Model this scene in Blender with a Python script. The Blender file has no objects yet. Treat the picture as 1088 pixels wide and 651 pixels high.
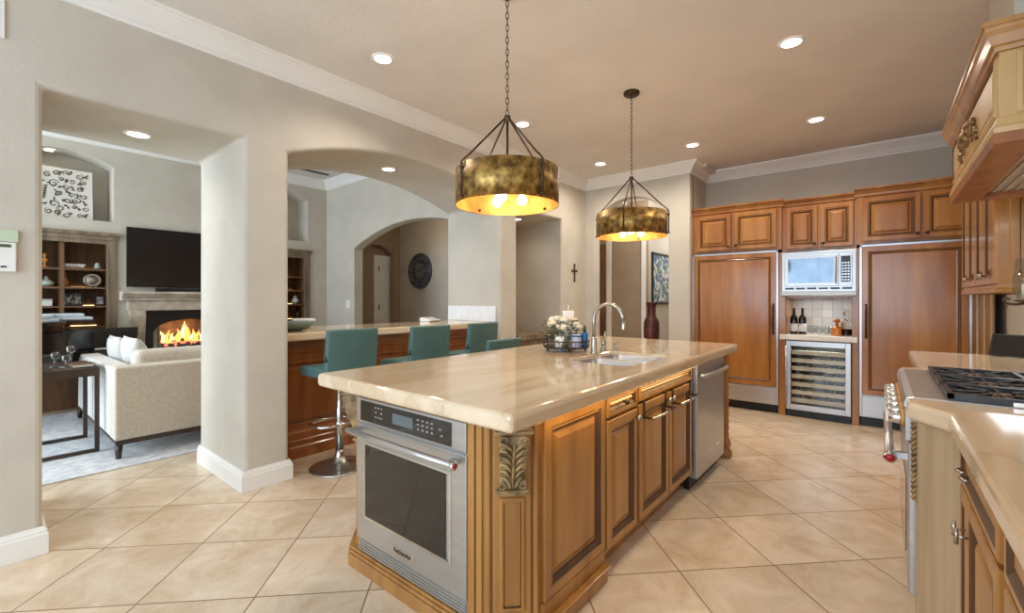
import bpy, bmesh, math, random
from mathutils import Matrix, Vector
random.seed(7)
PI = math.pi
C = bpy.context.scene.collection
SC = bpy.context.scene

# ------------------------------------------------------------------ camera
cam_d = bpy.data.cameras.new('camera')
cam_d.sensor_fit = 'HORIZONTAL'; cam_d.sensor_width = 36.0
cam_d.lens = 476.0 / 1088.0 * 36.0
cam_d.shift_y = -8.0 / 1088.0
cam_d.clip_start = 0.02
cam = bpy.data.objects.new('camera', cam_d); C.objects.link(cam)
cam.location = (0, 0, 1.32)
cam.rotation_euler = (PI / 2, 0, math.radians(39.41))
SC.camera = cam

# ------------------------------------------------------------------ world, lights, exposure
w = bpy.data.worlds.new('world'); SC.world = w; w.use_nodes = True
w.node_tree.nodes['Background'].inputs[0].default_value = (0.75, 0.86, 1.0, 1)
w.node_tree.nodes['Background'].inputs[1].default_value = 2.0
SC.view_settings.view_transform = 'Standard'
try: SC.view_settings.look = 'None'
except Exception: pass
SC.view_settings.gamma = 1.0
SC.view_settings.use_curve_mapping = False
SC.view_settings.exposure = 0.12
SC.cycles.use_denoising = True
SC.cycles.max_bounces = 10; SC.cycles.diffuse_bounces = 6; SC.cycles.glossy_bounces = 4
SC.cycles.transmission_bounces = 6; SC.cycles.transparent_max_bounces = 24
SC.cycles.sample_clamp_indirect = 6.0
SC.cycles.caustics_reflective = False; SC.cycles.caustics_refractive = False

def area(name, loc, rot, sx, sy, power, col):
    d = bpy.data.lights.new(name, 'AREA'); d.shape = 'RECTANGLE'; d.size = sx; d.size_y = sy
    d.energy = power; d.color = col
    o = bpy.data.objects.new(name, d); C.objects.link(o); o.location = loc; o.rotation_euler = rot
    return o
# daylight through the windows (behind the viewer, and in the living room)
area('daylight_kitchen_window', (-1.32, -2.95, 1.55), (PI / 2, 0, 0), 3.9, 1.95, 106, (0.60, 0.79, 1.0))
area('daylight_kitchen_side_window', (0.83, -1.55, 1.6), (PI / 2, 0, PI / 2), 1.7, 1.3, 15, (0.8, 0.9, 1.0))
area('daylight_living_window', (-6.0, -2.95, 1.6), (PI / 2, 0, 0), 2.7, 2.2, 200, (0.70, 0.85, 1.0))

def down_spot(loc, power, col=(1, 0.88, 0.74), angle=150, r=0.06):
    d = bpy.data.lights.new('down_spot', 'SPOT'); d.energy = power; d.color = col
    d.spot_size = math.radians(angle); d.spot_blend = 0.8; d.shadow_soft_size = r
    o = bpy.data.objects.new('down_spot', d); C.objects.link(o); o.location = loc
    return o
def point_light(loc, power, col=(1, 0.78, 0.5), r=0.04):
    d = bpy.data.lights.new('point_light', 'POINT'); d.energy = power; d.color = col; d.shadow_soft_size = r
    o = bpy.data.objects.new('point_light', d); C.objects.link(o); o.location = loc
    return o
KZ, LZ = 3.04, 3.35            # ceiling heights: kitchen, living room
XW, XWB = -3.36, -4.26         # the two faces of the thick left wall

# ------------------------------------------------------------------ materials
def lin(c): return tuple(((v / 255.0) / 12.92 if v / 255.0 <= 0.04045 else ((v / 255.0 + 0.055) / 1.055) ** 2.4) for v in c) + (1,)
def newmat(name):
    m = bpy.data.materials.new(name); m.use_nodes = True
    nt = m.node_tree; b = nt.nodes['Principled BSDF']
    return m, nt, b
def setp(b, rough=0.5, metal=0.0, coat=0.0, spec=None, trans=None, ior=None):
    b.inputs['Roughness'].default_value = rough; b.inputs['Metallic'].default_value = metal
    if coat: b.inputs['Coat Weight'].default_value = coat; b.inputs['Coat Roughness'].default_value = 0.12
    if spec is not None: b.inputs['Specular IOR Level'].default_value = spec
    if trans is not None: b.inputs['Transmission Weight'].default_value = trans
    if ior: b.inputs['IOR'].default_value = ior
def noisemat(name, c1, c2, scale=(6, 6, 6), detail=4, rough=0.5, metal=0.0, coat=0.0, bump=0.0, bscale=120, nscale=1.0, lo=0.35, hi=0.65, spec=None, c3=None, distort=0.0):
    """two (or three) colours mixed by a stretched noise, with an optional fine bump"""
    m, nt, b = newmat(name); setp(b, rough, metal, coat, spec)
    N = nt.nodes; L = nt.links
    tc = N.new('ShaderNodeTexCoord'); mp = N.new('ShaderNodeMapping'); mp.inputs['Scale'].default_value = scale
    L.new(tc.outputs['Object'], mp.inputs['Vector'])
    n = N.new('ShaderNodeTexNoise'); n.inputs['Scale'].default_value = nscale; n.inputs['Detail'].default_value = detail
    n.inputs['Distortion'].default_value = distort
    L.new(mp.outputs[0], n.inputs['Vector'])
    r = N.new('ShaderNodeValToRGB'); L.new(n.outputs['Fac'], r.inputs[0])
    r.color_ramp.elements[0].position = lo; r.color_ramp.elements[0].color = lin(c1)
    r.color_ramp.elements[1].position = hi; r.color_ramp.elements[1].color = lin(c2)
    if c3: e = r.color_ramp.elements.new((lo + hi) / 2); e.color = lin(c3)
    L.new(r.outputs[0], b.inputs['Base Color'])
    if bump:
        n2 = N.new('ShaderNodeTexNoise'); n2.inputs['Scale'].default_value = bscale; n2.inputs['Detail'].default_value = 3
        L.new(tc.outputs['Object'], n2.inputs['Vector'])
        bp = N.new('ShaderNodeBump'); bp.inputs['Strength'].default_value = bump; bp.inputs['Distance'].default_value = 0.004
        L.new(n2.outputs['Fac'], bp.inputs['Height']); L.new(bp.outputs[0], b.inputs['Normal'])
    return m
def emis(name, col, strength):
    m, nt, b = newmat(name); setp(b, 0.5)
    b.inputs['Base Color'].default_value = (*col, 1); b.inputs['Emission Color'].default_value = (*col, 1)
    b.inputs['Emission Strength'].default_value = strength
    return m
M = {}
M['wall'] = noisemat('wall_paint', (195, 188, 175), (203, 196, 183), (3, 3, 3), rough=0.85, bump=0.35, bscale=55, spec=0.2)
M['wall_dark'] = noisemat('dim_hall_paint', (156, 136, 114), (164, 144, 122), (3, 3, 3), rough=0.85, bump=0.3, bscale=55, spec=0.2)  # wall paint browned and darkened: the halls' dimness put into the colour
M['ceiling'] = noisemat('ceiling_paint', (219, 214, 208), (226, 221, 215), (2, 2, 2), rough=0.9, bump=0.4, bscale=40, spec=0.15)
M['trim'] = noisemat('trim_paint', (232, 230, 224), (238, 236, 231), (2, 2, 2), rough=0.45)
M['wood'] = noisemat('honey_maple', (152, 103, 52), (182, 132, 72), (7, 7, 0.9), 6, rough=0.32, coat=0.35, nscale=1.4, c3=(168, 118, 61))
M['wood_fridge'] = noisemat('amber_maple', (144, 88, 40), (172, 118, 58), (6, 6, 0.7), 6, rough=0.27, coat=0.32, nscale=1.3, c3=(158, 102, 48))
M['wood_bar'] = noisemat('russet_wood', (134, 76, 34), (166, 100, 48), (7, 7, 0.9), 6, rough=0.35, coat=0.3, nscale=1.4)
M['wood_hood'] = noisemat('pale_maple', (190, 152, 98), (208, 172, 118), (6, 6, 0.9), 6, rough=0.38, coat=0.25, nscale=1.4)
M['wood_end'] = noisemat('pale_end_maple', (170, 148, 116), (190, 168, 136), (18, 18, 0.9), 6, rough=0.45, coat=0.15, nscale=1.3)  # paler, greyer maple tone for the post and flutes
M['glaze'] = noisemat('dark_glaze', (74, 48, 28), (98, 66, 38), (7, 7, 2), rough=0.4)
M['wood_dark'] = noisemat('espresso_wood', (56, 42, 34), (76, 58, 46), (5, 5, 5), rough=0.4)
M['wood_grey'] = noisemat('weathered_oak', (98, 82, 64), (138, 120, 98), (12, 12, 1.2), 6, rough=0.65, nscale=1.5)
M['wood_brown'] = noisemat('brown_oak', (92, 62, 38), (122, 86, 56), (12, 12, 1.5), 6, rough=0.6, nscale=1.5)
M['corbel'] = noisemat('antiqued_corbel', (104, 84, 56), (176, 146, 98), (22, 22, 22), 4, rough=0.5)
M['teal'] = noisemat('teal_leather', (78, 112, 110), (86, 122, 120), (4, 4, 4), rough=0.45, bump=0.25, bscale=220)
M['steel'] = noisemat('brushed_steel', (192, 192, 193), (200, 200, 201), (2, 2, 40), 3, rough=0.33, metal=0.9)
M['chrome'] = noisemat('polished_chrome', (214, 214, 214), (224, 224, 224), rough=0.12, metal=1.0)
M['nickel'] = noisemat('satin_nickel', (180, 178, 172), (198, 196, 190), rough=0.26, metal=0.95)
M['bronze'] = noisemat('aged_bronze', (66, 50, 38), (92, 72, 54), (30, 30, 30), rough=0.4, metal=0.7)
M['iron'] = noisemat('cast_iron', (34, 35, 37), (50, 51, 54), (30, 30, 30), rough=0.38)
M['black_glass'] = noisemat('black_glass', (38, 33, 29), (44, 38, 33), rough=0.06, spec=0.6)
M['black'] = noisemat('black_plastic', (20, 20, 22), (28, 28, 30), rough=0.35)
M['piano'] = noisemat('black_lacquer', (10, 10, 12), (14, 14, 16), rough=0.08, coat=0.6)
M['screen'] = noisemat('dark_screen', (22, 18, 18), (28, 23, 22), rough=0.2)
M['red'] = noisemat('red_enamel', (168, 20, 44), (178, 26, 50), rough=0.3)
M['white'] = noisemat('white_ceramic', (232, 232, 230), (240, 240, 238), rough=0.3)
M['paper'] = noisemat('white_paper', (236, 236, 236), (243, 243, 243), rough=0.9)
M['cream'] = noisemat('cream_petal', (236, 228, 200), (248, 242, 222), (20, 20, 20), rough=0.8)
M['green'] = noisemat('leaf_green', (58, 82, 44), (92, 114, 66), (20, 20, 20), rough=0.6)
M['orange'] = noisemat('orange_petal', (222, 142, 92), (238, 166, 116), (20, 20, 20), rough=0.7)
M['sofa'] = noisemat('linen_fabric', (202, 193, 178), (216, 208, 194), (60, 60, 60), rough=0.95, bump=0.4, bscale=300)
M['pillow'] = noisemat('pale_cushion_fabric', (214, 212, 206), (226, 224, 219), (30, 30, 30), rough=0.95, bump=0.3, bscale=250)
M['rug'] = noisemat('mottled_rug', (200, 204, 210), (232, 232, 232), (14, 14, 14), 8, rough=1.0, bump=0.6, bscale=300)
M['stone'] = noisemat('mantel_stone', (170, 154, 136), (206, 194, 178), (7, 7, 7), 6, rough=0.75, bump=0.4, bscale=60)
M['med_stone'] = noisemat('medallion_pewter', (46, 52, 62), (92, 97, 103), (9, 9, 9), 5, rough=0.5)
M['pale_blue'] = noisemat('pale_blue_slab', (188, 202, 216), (206, 216, 226), (5, 5, 5), rough=0.8)  # colour of the slabs added on the piano lid
M['antique_gold'] = noisemat('antique_gold', (104, 76, 42), (156, 120, 70), (40, 40, 40), rough=0.4, metal=0.3)
M['med_relief'] = noisemat('medallion_relief', (104, 106, 108), (140, 138, 132), (30, 30, 30), rough=0.5)
M['navy'] = noisemat('blue_bottle', (24, 94, 158), (34, 112, 178), rough=0.25)
M['lilac'] = noisemat('lilac_jar', (196, 198, 226), (216, 218, 240), rough=0.35)
M['vase'] = noisemat('oxblood_vase', (66, 28, 24), (96, 42, 34), (8, 8, 8), rough=0.35)
M['mint'] = noisemat('mint_plastic', (190, 204, 176), (198, 211, 184), rough=0.5)
M['amber'] = noisemat('amber_liquor', (176, 104, 30), (190, 118, 40), rough=0.15, coat=0.5)
M['liquor_red'] = noisemat('red_liquor', (92, 16, 16), (104, 22, 20), rough=0.15, coat=0.5)
M['wine'] = noisemat('dark_bottle_glass', (18, 16, 16), (26, 22, 20), rough=0.1)
M['copper'] = noisemat('copper_glaze', (170, 96, 52), (196, 118, 68), rough=0.3)
M['celadon'] = noisemat('pale_celadon', (176, 184, 172), (190, 198, 186), rough=0.4)
M['dish'] = noisemat('grey_green_dish', (104, 120, 116), (118, 134, 130), rough=0.4)
M['glow'] = emis('lamp_lens', (1.0, 0.95, 0.88), 9.0)
M['bulb'] = emis('warm_bulb', (1.0, 0.78, 0.45), 14.0)
M['led'] = emis('led_strip', (1.0, 0.72, 0.36), 4.0)
M['fire'] = emis('flame', (1.0, 0.34, 0.07), 3.0)
M['fire_hot'] = emis('flame_core', (1.0, 0.56, 0.18), 4.5)
M['embers'] = emis('glowing_embers', (1.0, 0.22, 0.12), 1.6)
M['display'] = emis('oven_display', (0.10, 0.12, 0.13), 0.25)

def glassmat(name, col, rough=0.02):
    m, nt, b = newmat(name); setp(b, rough, trans=1.0, ior=1.25); b.inputs['Base Color'].default_value = col
    return m
M['glass'] = glassmat('clear_glass', (0.95, 0.98, 0.98, 1))
def panemat():
    m = bpy.data.materials.new('thin_pane'); m.use_nodes = True; nt = m.node_tree; N = nt.nodes; L = nt.links
    N.remove(N['Principled BSDF']); o = N['Material Output']
    t = N.new('ShaderNodeBsdfTransparent'); t.inputs[0].default_value = (0.9, 0.93, 0.93, 1)
    g = N.new('ShaderNodeBsdfGlossy'); g.inputs['Roughness'].default_value = 0.03
    lw = N.new('ShaderNodeLayerWeight'); pw = N.new('ShaderNodeMath'); pw.operation = 'POWER'; L.new(lw.outputs['Facing'], pw.inputs[0]); pw.inputs[1].default_value = 3.0
    fr = N.new('ShaderNodeMath'); fr.operation = 'MULTIPLY_ADD'; L.new(pw.outputs[0], fr.inputs[0]); fr.inputs[1].default_value = 0.6; fr.inputs[2].default_value = 0.05
    x = N.new('ShaderNodeMixShader'); L.new(fr.outputs[0], x.inputs[0]); L.new(t.outputs[0], x.inputs[1]); L.new(g.outputs[0], x.inputs[2]); L.new(x.outputs[0], o.inputs[0])
    return m
M['pane'] = panemat()

def marble():
    m, nt, b = newmat('cream_marble'); setp(b, 0.08, coat=0.3)
    N = nt.nodes; L = nt.links
    tc = N.new('ShaderNodeTexCoord'); mp = N.new('ShaderNodeMapping'); mp.inputs['Scale'].default_value = (2.4, 0.35, 2.4); mp.inputs['Rotation'].default_value = (0, 0, 0.35)
    L.new(tc.outputs['Object'], mp.inputs[0])
    n = N.new('ShaderNodeTexNoise'); n.inputs['Scale'].default_value = 2.4; n.inputs['Detail'].default_value = 9; n.inputs['Distortion'].default_value = 0.5
    L.new(mp.outputs[0], n.inputs['Vector'])
    r = N.new('ShaderNodeValToRGB'); L.new(n.outputs['Fac'], r.inputs[0])
    cr = r.color_ramp; cr.elements[0].position = 0.3; cr.elements[0].color = lin((210, 184, 152)); cr.elements[1].position = 0.72; cr.elements[1].color = lin((233, 213, 185))
    e = cr.elements.new(0.47); e.color = lin((218, 194, 162)); e = cr.elements.new(0.5); e.color = lin((208, 182, 150)); e = cr.elements.new(0.53); e.color = lin((221, 199, 168))
    L.new(r.outputs[0], b.inputs['Base Color'])
    return m
M['marble'] = marble()
M['quartzite'] = noisemat('pale_quartzite', (214, 208, 198), (234, 230, 222), (4, 2, 4), 7, rough=0.22, distort=1.0)

def tilefloor():
    m, nt, b = newmat('travertine_tile'); setp(b, 0.3)
    N = nt.nodes; L = nt.links
    T = 0.49
    tc = N.new('ShaderNodeTexCoord'); sp = N.new('ShaderNodeSeparateXYZ'); L.new(tc.outputs['Object'], sp.inputs[0])
    def math_(op, a, b_=None, v=None):
        n = N.new('ShaderNodeMath'); n.operation = op
        for i, q in enumerate((a, b_)):
            if q is None: continue
            if isinstance(q, (int, float)): n.inputs[i].default_value = q
            else: L.new(q, n.inputs[i])
        return n.outputs[0]
    s = math.sqrt(0.5)
    a = math_('MULTIPLY', math_('ADD', sp.outputs[0], sp.outputs[1]), s)
    c = math_('MULTIPLY', math_('SUBTRACT', sp.outputs[1], sp.outputs[0]), s)
    a = math_('DIVIDE', math_('SUBTRACT', a, 1.02 - 20 * T), T); c = math_('DIVIDE', math_('SUBTRACT', c, 2.085 - 20 * T), T)
    fa = math_('FRACT', a); fc = math_('FRACT', c)
    da = math_('ABSOLUTE', math_('SUBTRACT', fa, 0.5)); dc = math_('ABSOLUTE', math_('SUBTRACT', fc, 0.5))
    d = math_('MAXIMUM', da, dc)
    g = math_('GREATER_THAN', d, 0.4935)
    cb = N.new('ShaderNodeCombineXYZ'); L.new(math_('FLOOR', a), cb.inputs[0]); L.new(math_('FLOOR', c), cb.inputs[1])
    wn = N.new('ShaderNodeTexWhiteNoise'); wn.noise_dimensions = '3D'; L.new(cb.outputs[0], wn.inputs['Vector'])
    va = N.new('ShaderNodeVectorMath'); va.operation = 'MULTIPLY_ADD'; L.new(wn.outputs['Color'], va.inputs[0]); va.inputs[1].default_value = (7, 7, 7); L.new(tc.outputs['Object'], va.inputs[2])
    n = N.new('ShaderNodeTexNoise'); n.inputs['Scale'].default_value = 3.6; n.inputs['Detail'].default_value = 10; n.inputs['Roughness'].default_value = 0.7; n.inputs['Distortion'].default_value = 0.6
    L.new(va.outputs[0], n.inputs['Vector'])
    r = N.new('ShaderNodeValToRGB'); L.new(n.outputs['Fac'], r.inputs[0])
    cr = r.color_ramp; cr.elements[0].position = 0.32; cr.elements[0].color = lin((206, 178, 146)); cr.elements[1].position = 0.68; cr.elements[1].color = lin((236, 220, 199))
    e = cr.elements.new(0.5); e.color = lin((222, 202, 176))
    mx = N.new('ShaderNodeMix'); mx.data_type = 'RGBA'; L.new(g, mx.inputs[0]); L.new(r.outputs[0], mx.inputs[6]); mx.inputs[7].default_value = lin((134, 104, 76))
    hs = N.new('ShaderNodeHueSaturation'); L.new(mx.outputs[2], hs.inputs['Color'])
    vv = math_('ADD', math_('MULTIPLY', wn.outputs['Value'], 0.12), 0.94); L.new(vv, hs.inputs['Value'])
    L.new(hs.outputs[0], b.inputs['Base Color'])
    L.new(math_('ADD', math_('MULTIPLY', g, 0.4), 0.27), b.inputs['Roughness'])
    return m
M['floor'] = tilefloor()

def backsplash(name, t, cols, planes):
    m, nt, b = newmat(name); setp(b, 0.3)
    N = nt.nodes; L = nt.links
    tc = N.new('ShaderNodeTexCoord'); sp = N.new('ShaderNodeSeparateXYZ'); L.new(tc.outputs['Object'], sp.inputs[0])
    cb = N.new('ShaderNodeCombineXYZ'); L.new(sp.outputs[planes[0]], cb.inputs[0]); L.new(sp.outputs[planes[1]], cb.inputs[1])
    br = N.new('ShaderNodeTexBrick'); L.new(cb.outputs[0], br.inputs['Vector']); br.offset = 0.0
    br.inputs['Scale'].default_value = 1.0; br.inputs['Brick Width'].default_value = t; br.inputs['Row Height'].default_value = t
    br.inputs['Mortar Size'].default_value = t * 0.03; br.inputs['Color1'].default_value = lin(cols[0]); br.inputs['Color2'].default_value = lin(cols[1]); br.inputs['Mortar'].default_value = lin(cols[2])
    L.new(br.outputs[0], b.inputs['Base Color'])
    return m
M['splash'] = backsplash('tumbled_stone_tile', 0.1, ((206, 204, 196), (178, 178, 174), (150, 150, 146)), (0, 2))

def brass_patina():
    m, nt, b = newmat('mottled_brass'); setp(b, 0.42, metal=0.8)
    N = nt.nodes; L = nt.links
    tc = N.new('ShaderNodeTexCoord')
    n = N.new('ShaderNodeTexNoise'); n.inputs['Scale'].default_value = 24; n.inputs['Detail'].default_value = 8; n.inputs['Distortion'].default_value = 0.1
    L.new(tc.outputs['Object'], n.inputs['Vector'])
    r = N.new('ShaderNodeValToRGB'); L.new(n.outputs['Fac'], r.inputs[0])
    cr = r.color_ramp; cr.elements[0].position = 0.36; cr.elements[0].color = lin((104, 80, 46)); cr.elements[1].position = 0.66; cr.elements[1].color = lin((200, 166, 96))
    e = cr.elements.new(0.5); e.color = lin((152, 120, 66))
    L.new(r.outputs[0], b.inputs['Base Color'])
    return m
M['brass'] = brass_patina()
M['gold'] = noisemat('gold_leaf', (216, 140, 62), (238, 176, 94), (14, 14, 14), 5, rough=0.6, metal=0.2)

M['cream_board'] = noisemat('cream_board', (222, 218, 208), (232, 228, 219), (5, 5, 5), rough=0.6); M['scroll_ink'] = noisemat('scroll_ink', (84, 76, 68), (110, 100, 90), (9, 9, 9), rough=0.6)
M['photo'] = noisemat('dark_photo_print', (24, 24, 26), (196, 196, 198), (16, 16, 16), 2, rough=0.3, lo=0.45, hi=0.6, distort=2.0)
M['photo2'] = noisemat('grey_photo_print', (120, 120, 130), (216, 212, 210), (20, 20, 20), 2, rough=0.3)
M['picture'] = noisemat('blue_white_print', (74, 112, 158), (226, 232, 228), (6, 6, 6), 5, rough=0.25, lo=0.42, hi=0.6, c3=(120, 140, 130), distort=1.5)

# ------------------------------------------------------------------ mesh helpers
WM = {}
def R90(s): return Matrix.Rotation(s * PI / 2, 4, 'Z')
class MB:
    def __init__(s, m=None): s.v = []; s.f = []; s.mi = []; s.M = m or Matrix(); s.sm = []
    def add(s, vs, fs, mi=0, smooth=False):
        o = len(s.v); s.v += [s.M @ Vector(p) for p in vs]
        for f in fs: s.f.append([o + i for i in f]); s.mi.append(mi); s.sm.append(smooth)
    def box(s, x0, x1, y0, y1, z0, z1, mi=0):
        x0, x1 = sorted((x0, x1)); y0, y1 = sorted((y0, y1)); z0, z1 = sorted((z0, z1))
        s.add([(x0, y0, z0), (x1, y0, z0), (x1, y1, z0), (x0, y1, z0), (x0, y0, z1), (x1, y0, z1), (x1, y1, z1), (x0, y1, z1)],
              [(0, 3, 2, 1), (4, 5, 6, 7), (0, 1, 5, 4), (1, 2, 6, 5), (2, 3, 7, 6), (3, 0, 4, 7)], mi)
    def prism(s, pts, axis, a0, a1, mi=0, smooth=False):
        n = len(pts)
        def P(p, a): return {'x': (a, p[0], p[1]), 'y': (p[0], a, p[1]), 'z': (p[0], p[1], a)}[axis]
        s.add([P(p, a0) for p in pts] + [P(p, a1) for p in pts], [], mi)
        o = len(s.v) - 2 * n
        s.f.append([o + i for i in range(n)]); s.mi.append(mi); s.sm.append(False)
        s.f.append([o + n + i for i in reversed(range(n))]); s.mi.append(mi); s.sm.append(False)
        for i in range(n):
            j = (i + 1) % n; s.f.append([o + j, o + i, o + n + i, o + n + j]); s.mi.append(mi); s.sm.append(smooth)
    def lathe(s, prof, c=(0, 0, 0), n=24, axis='z', mi=0, cap=True, smooth=True, a0=0.0, a1=2 * PI, sq=1.0):
        full = abs(a1 - a0 - 2 * PI) < 1e-6; k = n if full else n + 1
        vs = []
        for r, z in prof:
            for i in range(k):
                a = a0 + (a1 - a0) * i / n
                u, v = r * math.cos(a), r * math.sin(a) * sq
                p = {'z': (u, v, z), 'y': (u, z, v), 'x': (z, u, v)}[axis]
                vs.append((p[0] + c[0], p[1] + c[1], p[2] + c[2]))
        fs = []
        for j in range(len(prof) - 1):
            for i in range(n):
                i2 = (i + 1) % k
                fs.append((j * k + i, j * k + i2, (j + 1) * k + i2, (j + 1) * k + i))
        o = len(s.v); s.add(vs, fs, mi, smooth)
        if cap and full:
            if prof[0][0] > 1e-5: s.f.append([o + i for i in reversed(range(k))]); s.mi.append(mi); s.sm.append(False)
            if prof[-1][0] > 1e-5: q = o + (len(prof) - 1) * k; s.f.append([q + i for i in range(k)]); s.mi.append(mi); s.sm.append(False)
    def cyl(s, c, r, z0, z1, n=20, axis='z', mi=0): 
        i = 'xyz'.index(axis); cc = list(c); cc.insert(i, 0) if len(cc) == 2 else None
        s.lathe([(r, z0), (r, z1)], cc, n, axis, mi)
    def sphere(s, c, r, n=12, mi=0, sz=1.0, sq=1.0):
        pr = [(max(r * math.sin(PI * i / n), 1e-6), -r * sz * math.cos(PI * i / n)) for i in range(n + 1)]
        s.lathe(pr, c, max(8, int(n * 1.5)), 'z', mi, cap=False, sq=sq)
    def tube(s, pts, r, n=8, mi=0, closed=False, sx=1.0):
        pts = [Vector(p) for p in pts]; m = len(pts); rings = []; up = None
        for i, p in enumerate(pts):
            if closed: t = (pts[(i + 1) % m] - pts[i - 1]).normalized()
            else: t = (pts[min(i + 1, m - 1)] - pts[max(i - 1, 0)]).normalized()
            if up is None: up = t.orthogonal().normalized() if abs(t.z) > 0.95 else Vector((0, 0, 1))
            u = (up - t * up.dot(t));
            u = u.normalized() if u.length > 1e-6 else t.orthogonal().normalized()
            if abs(t.z) > 0.95 or i: up = u
            b = t.cross(u)
            rr = r[i] if isinstance(r, (list, tuple)) else r
            rings.append([p + (u * math.cos(2 * PI * k / n) * sx + b * math.sin(2 * PI * k / n)) * rr for k in range(n)])
        vs = [q for g in rings for q in g]; fs = []
        for i in range(m if closed else m - 1):
            j = (i + 1) % m
            for k in range(n): fs.append((i * n + k, i * n + (k + 1) % n, j * n + (k + 1) % n, j * n + k))
        o = len(s.v); s.add(vs, fs, mi, True)
        if not closed:
            s.f.append([o + k for k in reversed(range(n))]); s.mi.append(mi); s.sm.append(False)
            s.f.append([o + (m - 1) * n + k for k in range(n)]); s.mi.append(mi); s.sm.append(False)
    def panel(s, x0, x1, z0, z1, y, prof):
        """nested rectangles facing -Y; prof = [(inset, height, material index of the band that ends here)]"""
        vs = []; 
        for ins, h, mi in prof: vs += [(x0 + ins, y - h, z0 + ins), (x1 - ins, y - h, z0 + ins), (x1 - ins, y - h, z1 - ins), (x0 + ins, y - h, z1 - ins)]
        o = len(s.v); s.add(vs, [])
        for j in range(len(prof) - 1):
            for i in range(4):
                k = (i + 1) % 4; s.f.append([o + 4 * j + i, o + 4 * j + k, o + 4 * j + 4 + k, o + 4 * j + 4 + i]); s.mi.append(prof[j + 1][2]); s.sm.append(False)
        q = o + 4 * (len(prof) - 1); s.f.append([q, q + 1, q + 2, q + 3]); s.mi.append(0); s.sm.append(False)
        s.f.append([o + 3, o + 2, o + 1, o]); s.mi.append(0); s.sm.append(False)
    def build(s, name, mats, parent=None, bevel=0.0, seg=2, subsurf=0, weld=False):
        if not isinstance(mats, (list, tuple)): mats = [mats]
        me = bpy.data.meshes.new(name)
        inv = WM[parent.name].inverted() if parent else Matrix()
        me.from_pydata([tuple(inv @ p) for p in s.v], [], s.f); me.update()
        for m in mats: me.materials.append(M[m] if isinstance(m, str) else m)
        for i, p in enumerate(me.polygons): p.material_index = min(s.mi[i], len(mats) - 1); p.use_smooth = s.sm[i]
        bm = bmesh.new(); bm.from_mesh(me)
        if weld: bmesh.ops.remove_doubles(bm, verts=bm.verts, dist=1e-5)
        bmesh.ops.recalc_face_normals(bm, faces=bm.faces); bm.to_mesh(me); bm.free()
        o = bpy.data.objects.new(name, me); C.objects.link(o)
        if parent: o.parent = parent; WM[o.name] = WM[parent.name]
        else: WM[o.name] = Matrix()
        if bevel:
            b = o.modifiers.new('bevel', 'BEVEL'); b.width = bevel; b.segments = seg; b.limit_method = 'ANGLE'; b.angle_limit = math.radians(40); b.harden_normals = False
            b.use_clamp_overlap = True
        if subsurf:
            b = o.modifiers.new('subsurf', 'SUBSURF'); b.levels = subsurf; b.render_levels = subsurf
        return o
def tag(o, label=None, cat=None, group=None, kind=None):
    if label: o['label'] = label
    if cat: o['category'] = cat
    if group: o['group'] = group
    if kind: o['kind'] = kind
    return o
def thing(name, label, cat, loc=(0, 0, 0), rotz=0.0, group=None):
    o = bpy.data.objects.new(name, None); C.objects.link(o); o.empty_display_size = 0.1
    o.location = loc; o.rotation_euler = (0, 0, rotz)
    WM[o.name] = Matrix.Translation(loc) @ Matrix.Rotation(rotz, 4, 'Z')
    return tag(o, label, cat, group)
def struct(name, mb, mats, **k): return tag(mb.build(name, mats, **k), kind='structure')
def kids(o): return [c for c in bpy.data.objects if c.parent == o]
def copy_tree(o, parent=None):
    c = o.copy(); C.objects.link(c)
    if parent: c.parent = parent
    for ch in kids(o):
        if ch.name != c.name and ch != c: copy_tree(ch, c)
    return c
def copy_thing(src, loc, rotz, label):
    c = copy_tree(src); c.location = loc; c.rotation_euler = (0, 0, rotz); c['label'] = label
    return c
def fill_slab(outer, holes, z0, z1):
    """a flat slab with holes, as verts and faces"""
    bm = bmesh.new(); loops = []
    for lp in [outer] + holes:
        vs = [bm.verts.new((p[0], p[1], z1)) for p in lp]
        for i in range(len(vs)): bm.edges.new((vs[i], vs[(i + 1) % len(vs)]))
    bmesh.ops.triangle_fill(bm, use_beauty=True, edges=bm.edges[:], use_dissolve=False)
    r = bmesh.ops.extrude_face_region(bm, geom=bm.faces[:])
    bmesh.ops.translate(bm, vec=(0, 0, z0 - z1), verts=[g for g in r['geom'] if isinstance(g, bmesh.types.BMVert)])
    bmesh.ops.recalc_face_normals(bm, faces=bm.faces)
    bm.verts.index_update()
    vs = [tuple(v.co) for v in bm.verts]; fs = [tuple(v.index for v in f.verts) for f in bm.faces]; bm.free()
    return vs, fs
def rrect(x0, x1, y0, y1, r, n=5):
    out = []
    for cx, cy, a in ((x1 - r, y0 + r, -PI / 2), (x1 - r, y1 - r, 0), (x0 + r, y1 - r, PI / 2), (x0 + r, y0 + r, PI)):
        for i in range(n + 1): t = a + PI / 2 * i / n; out.append((cx + r * math.cos(t), cy + r * math.sin(t)))
    return out
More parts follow.
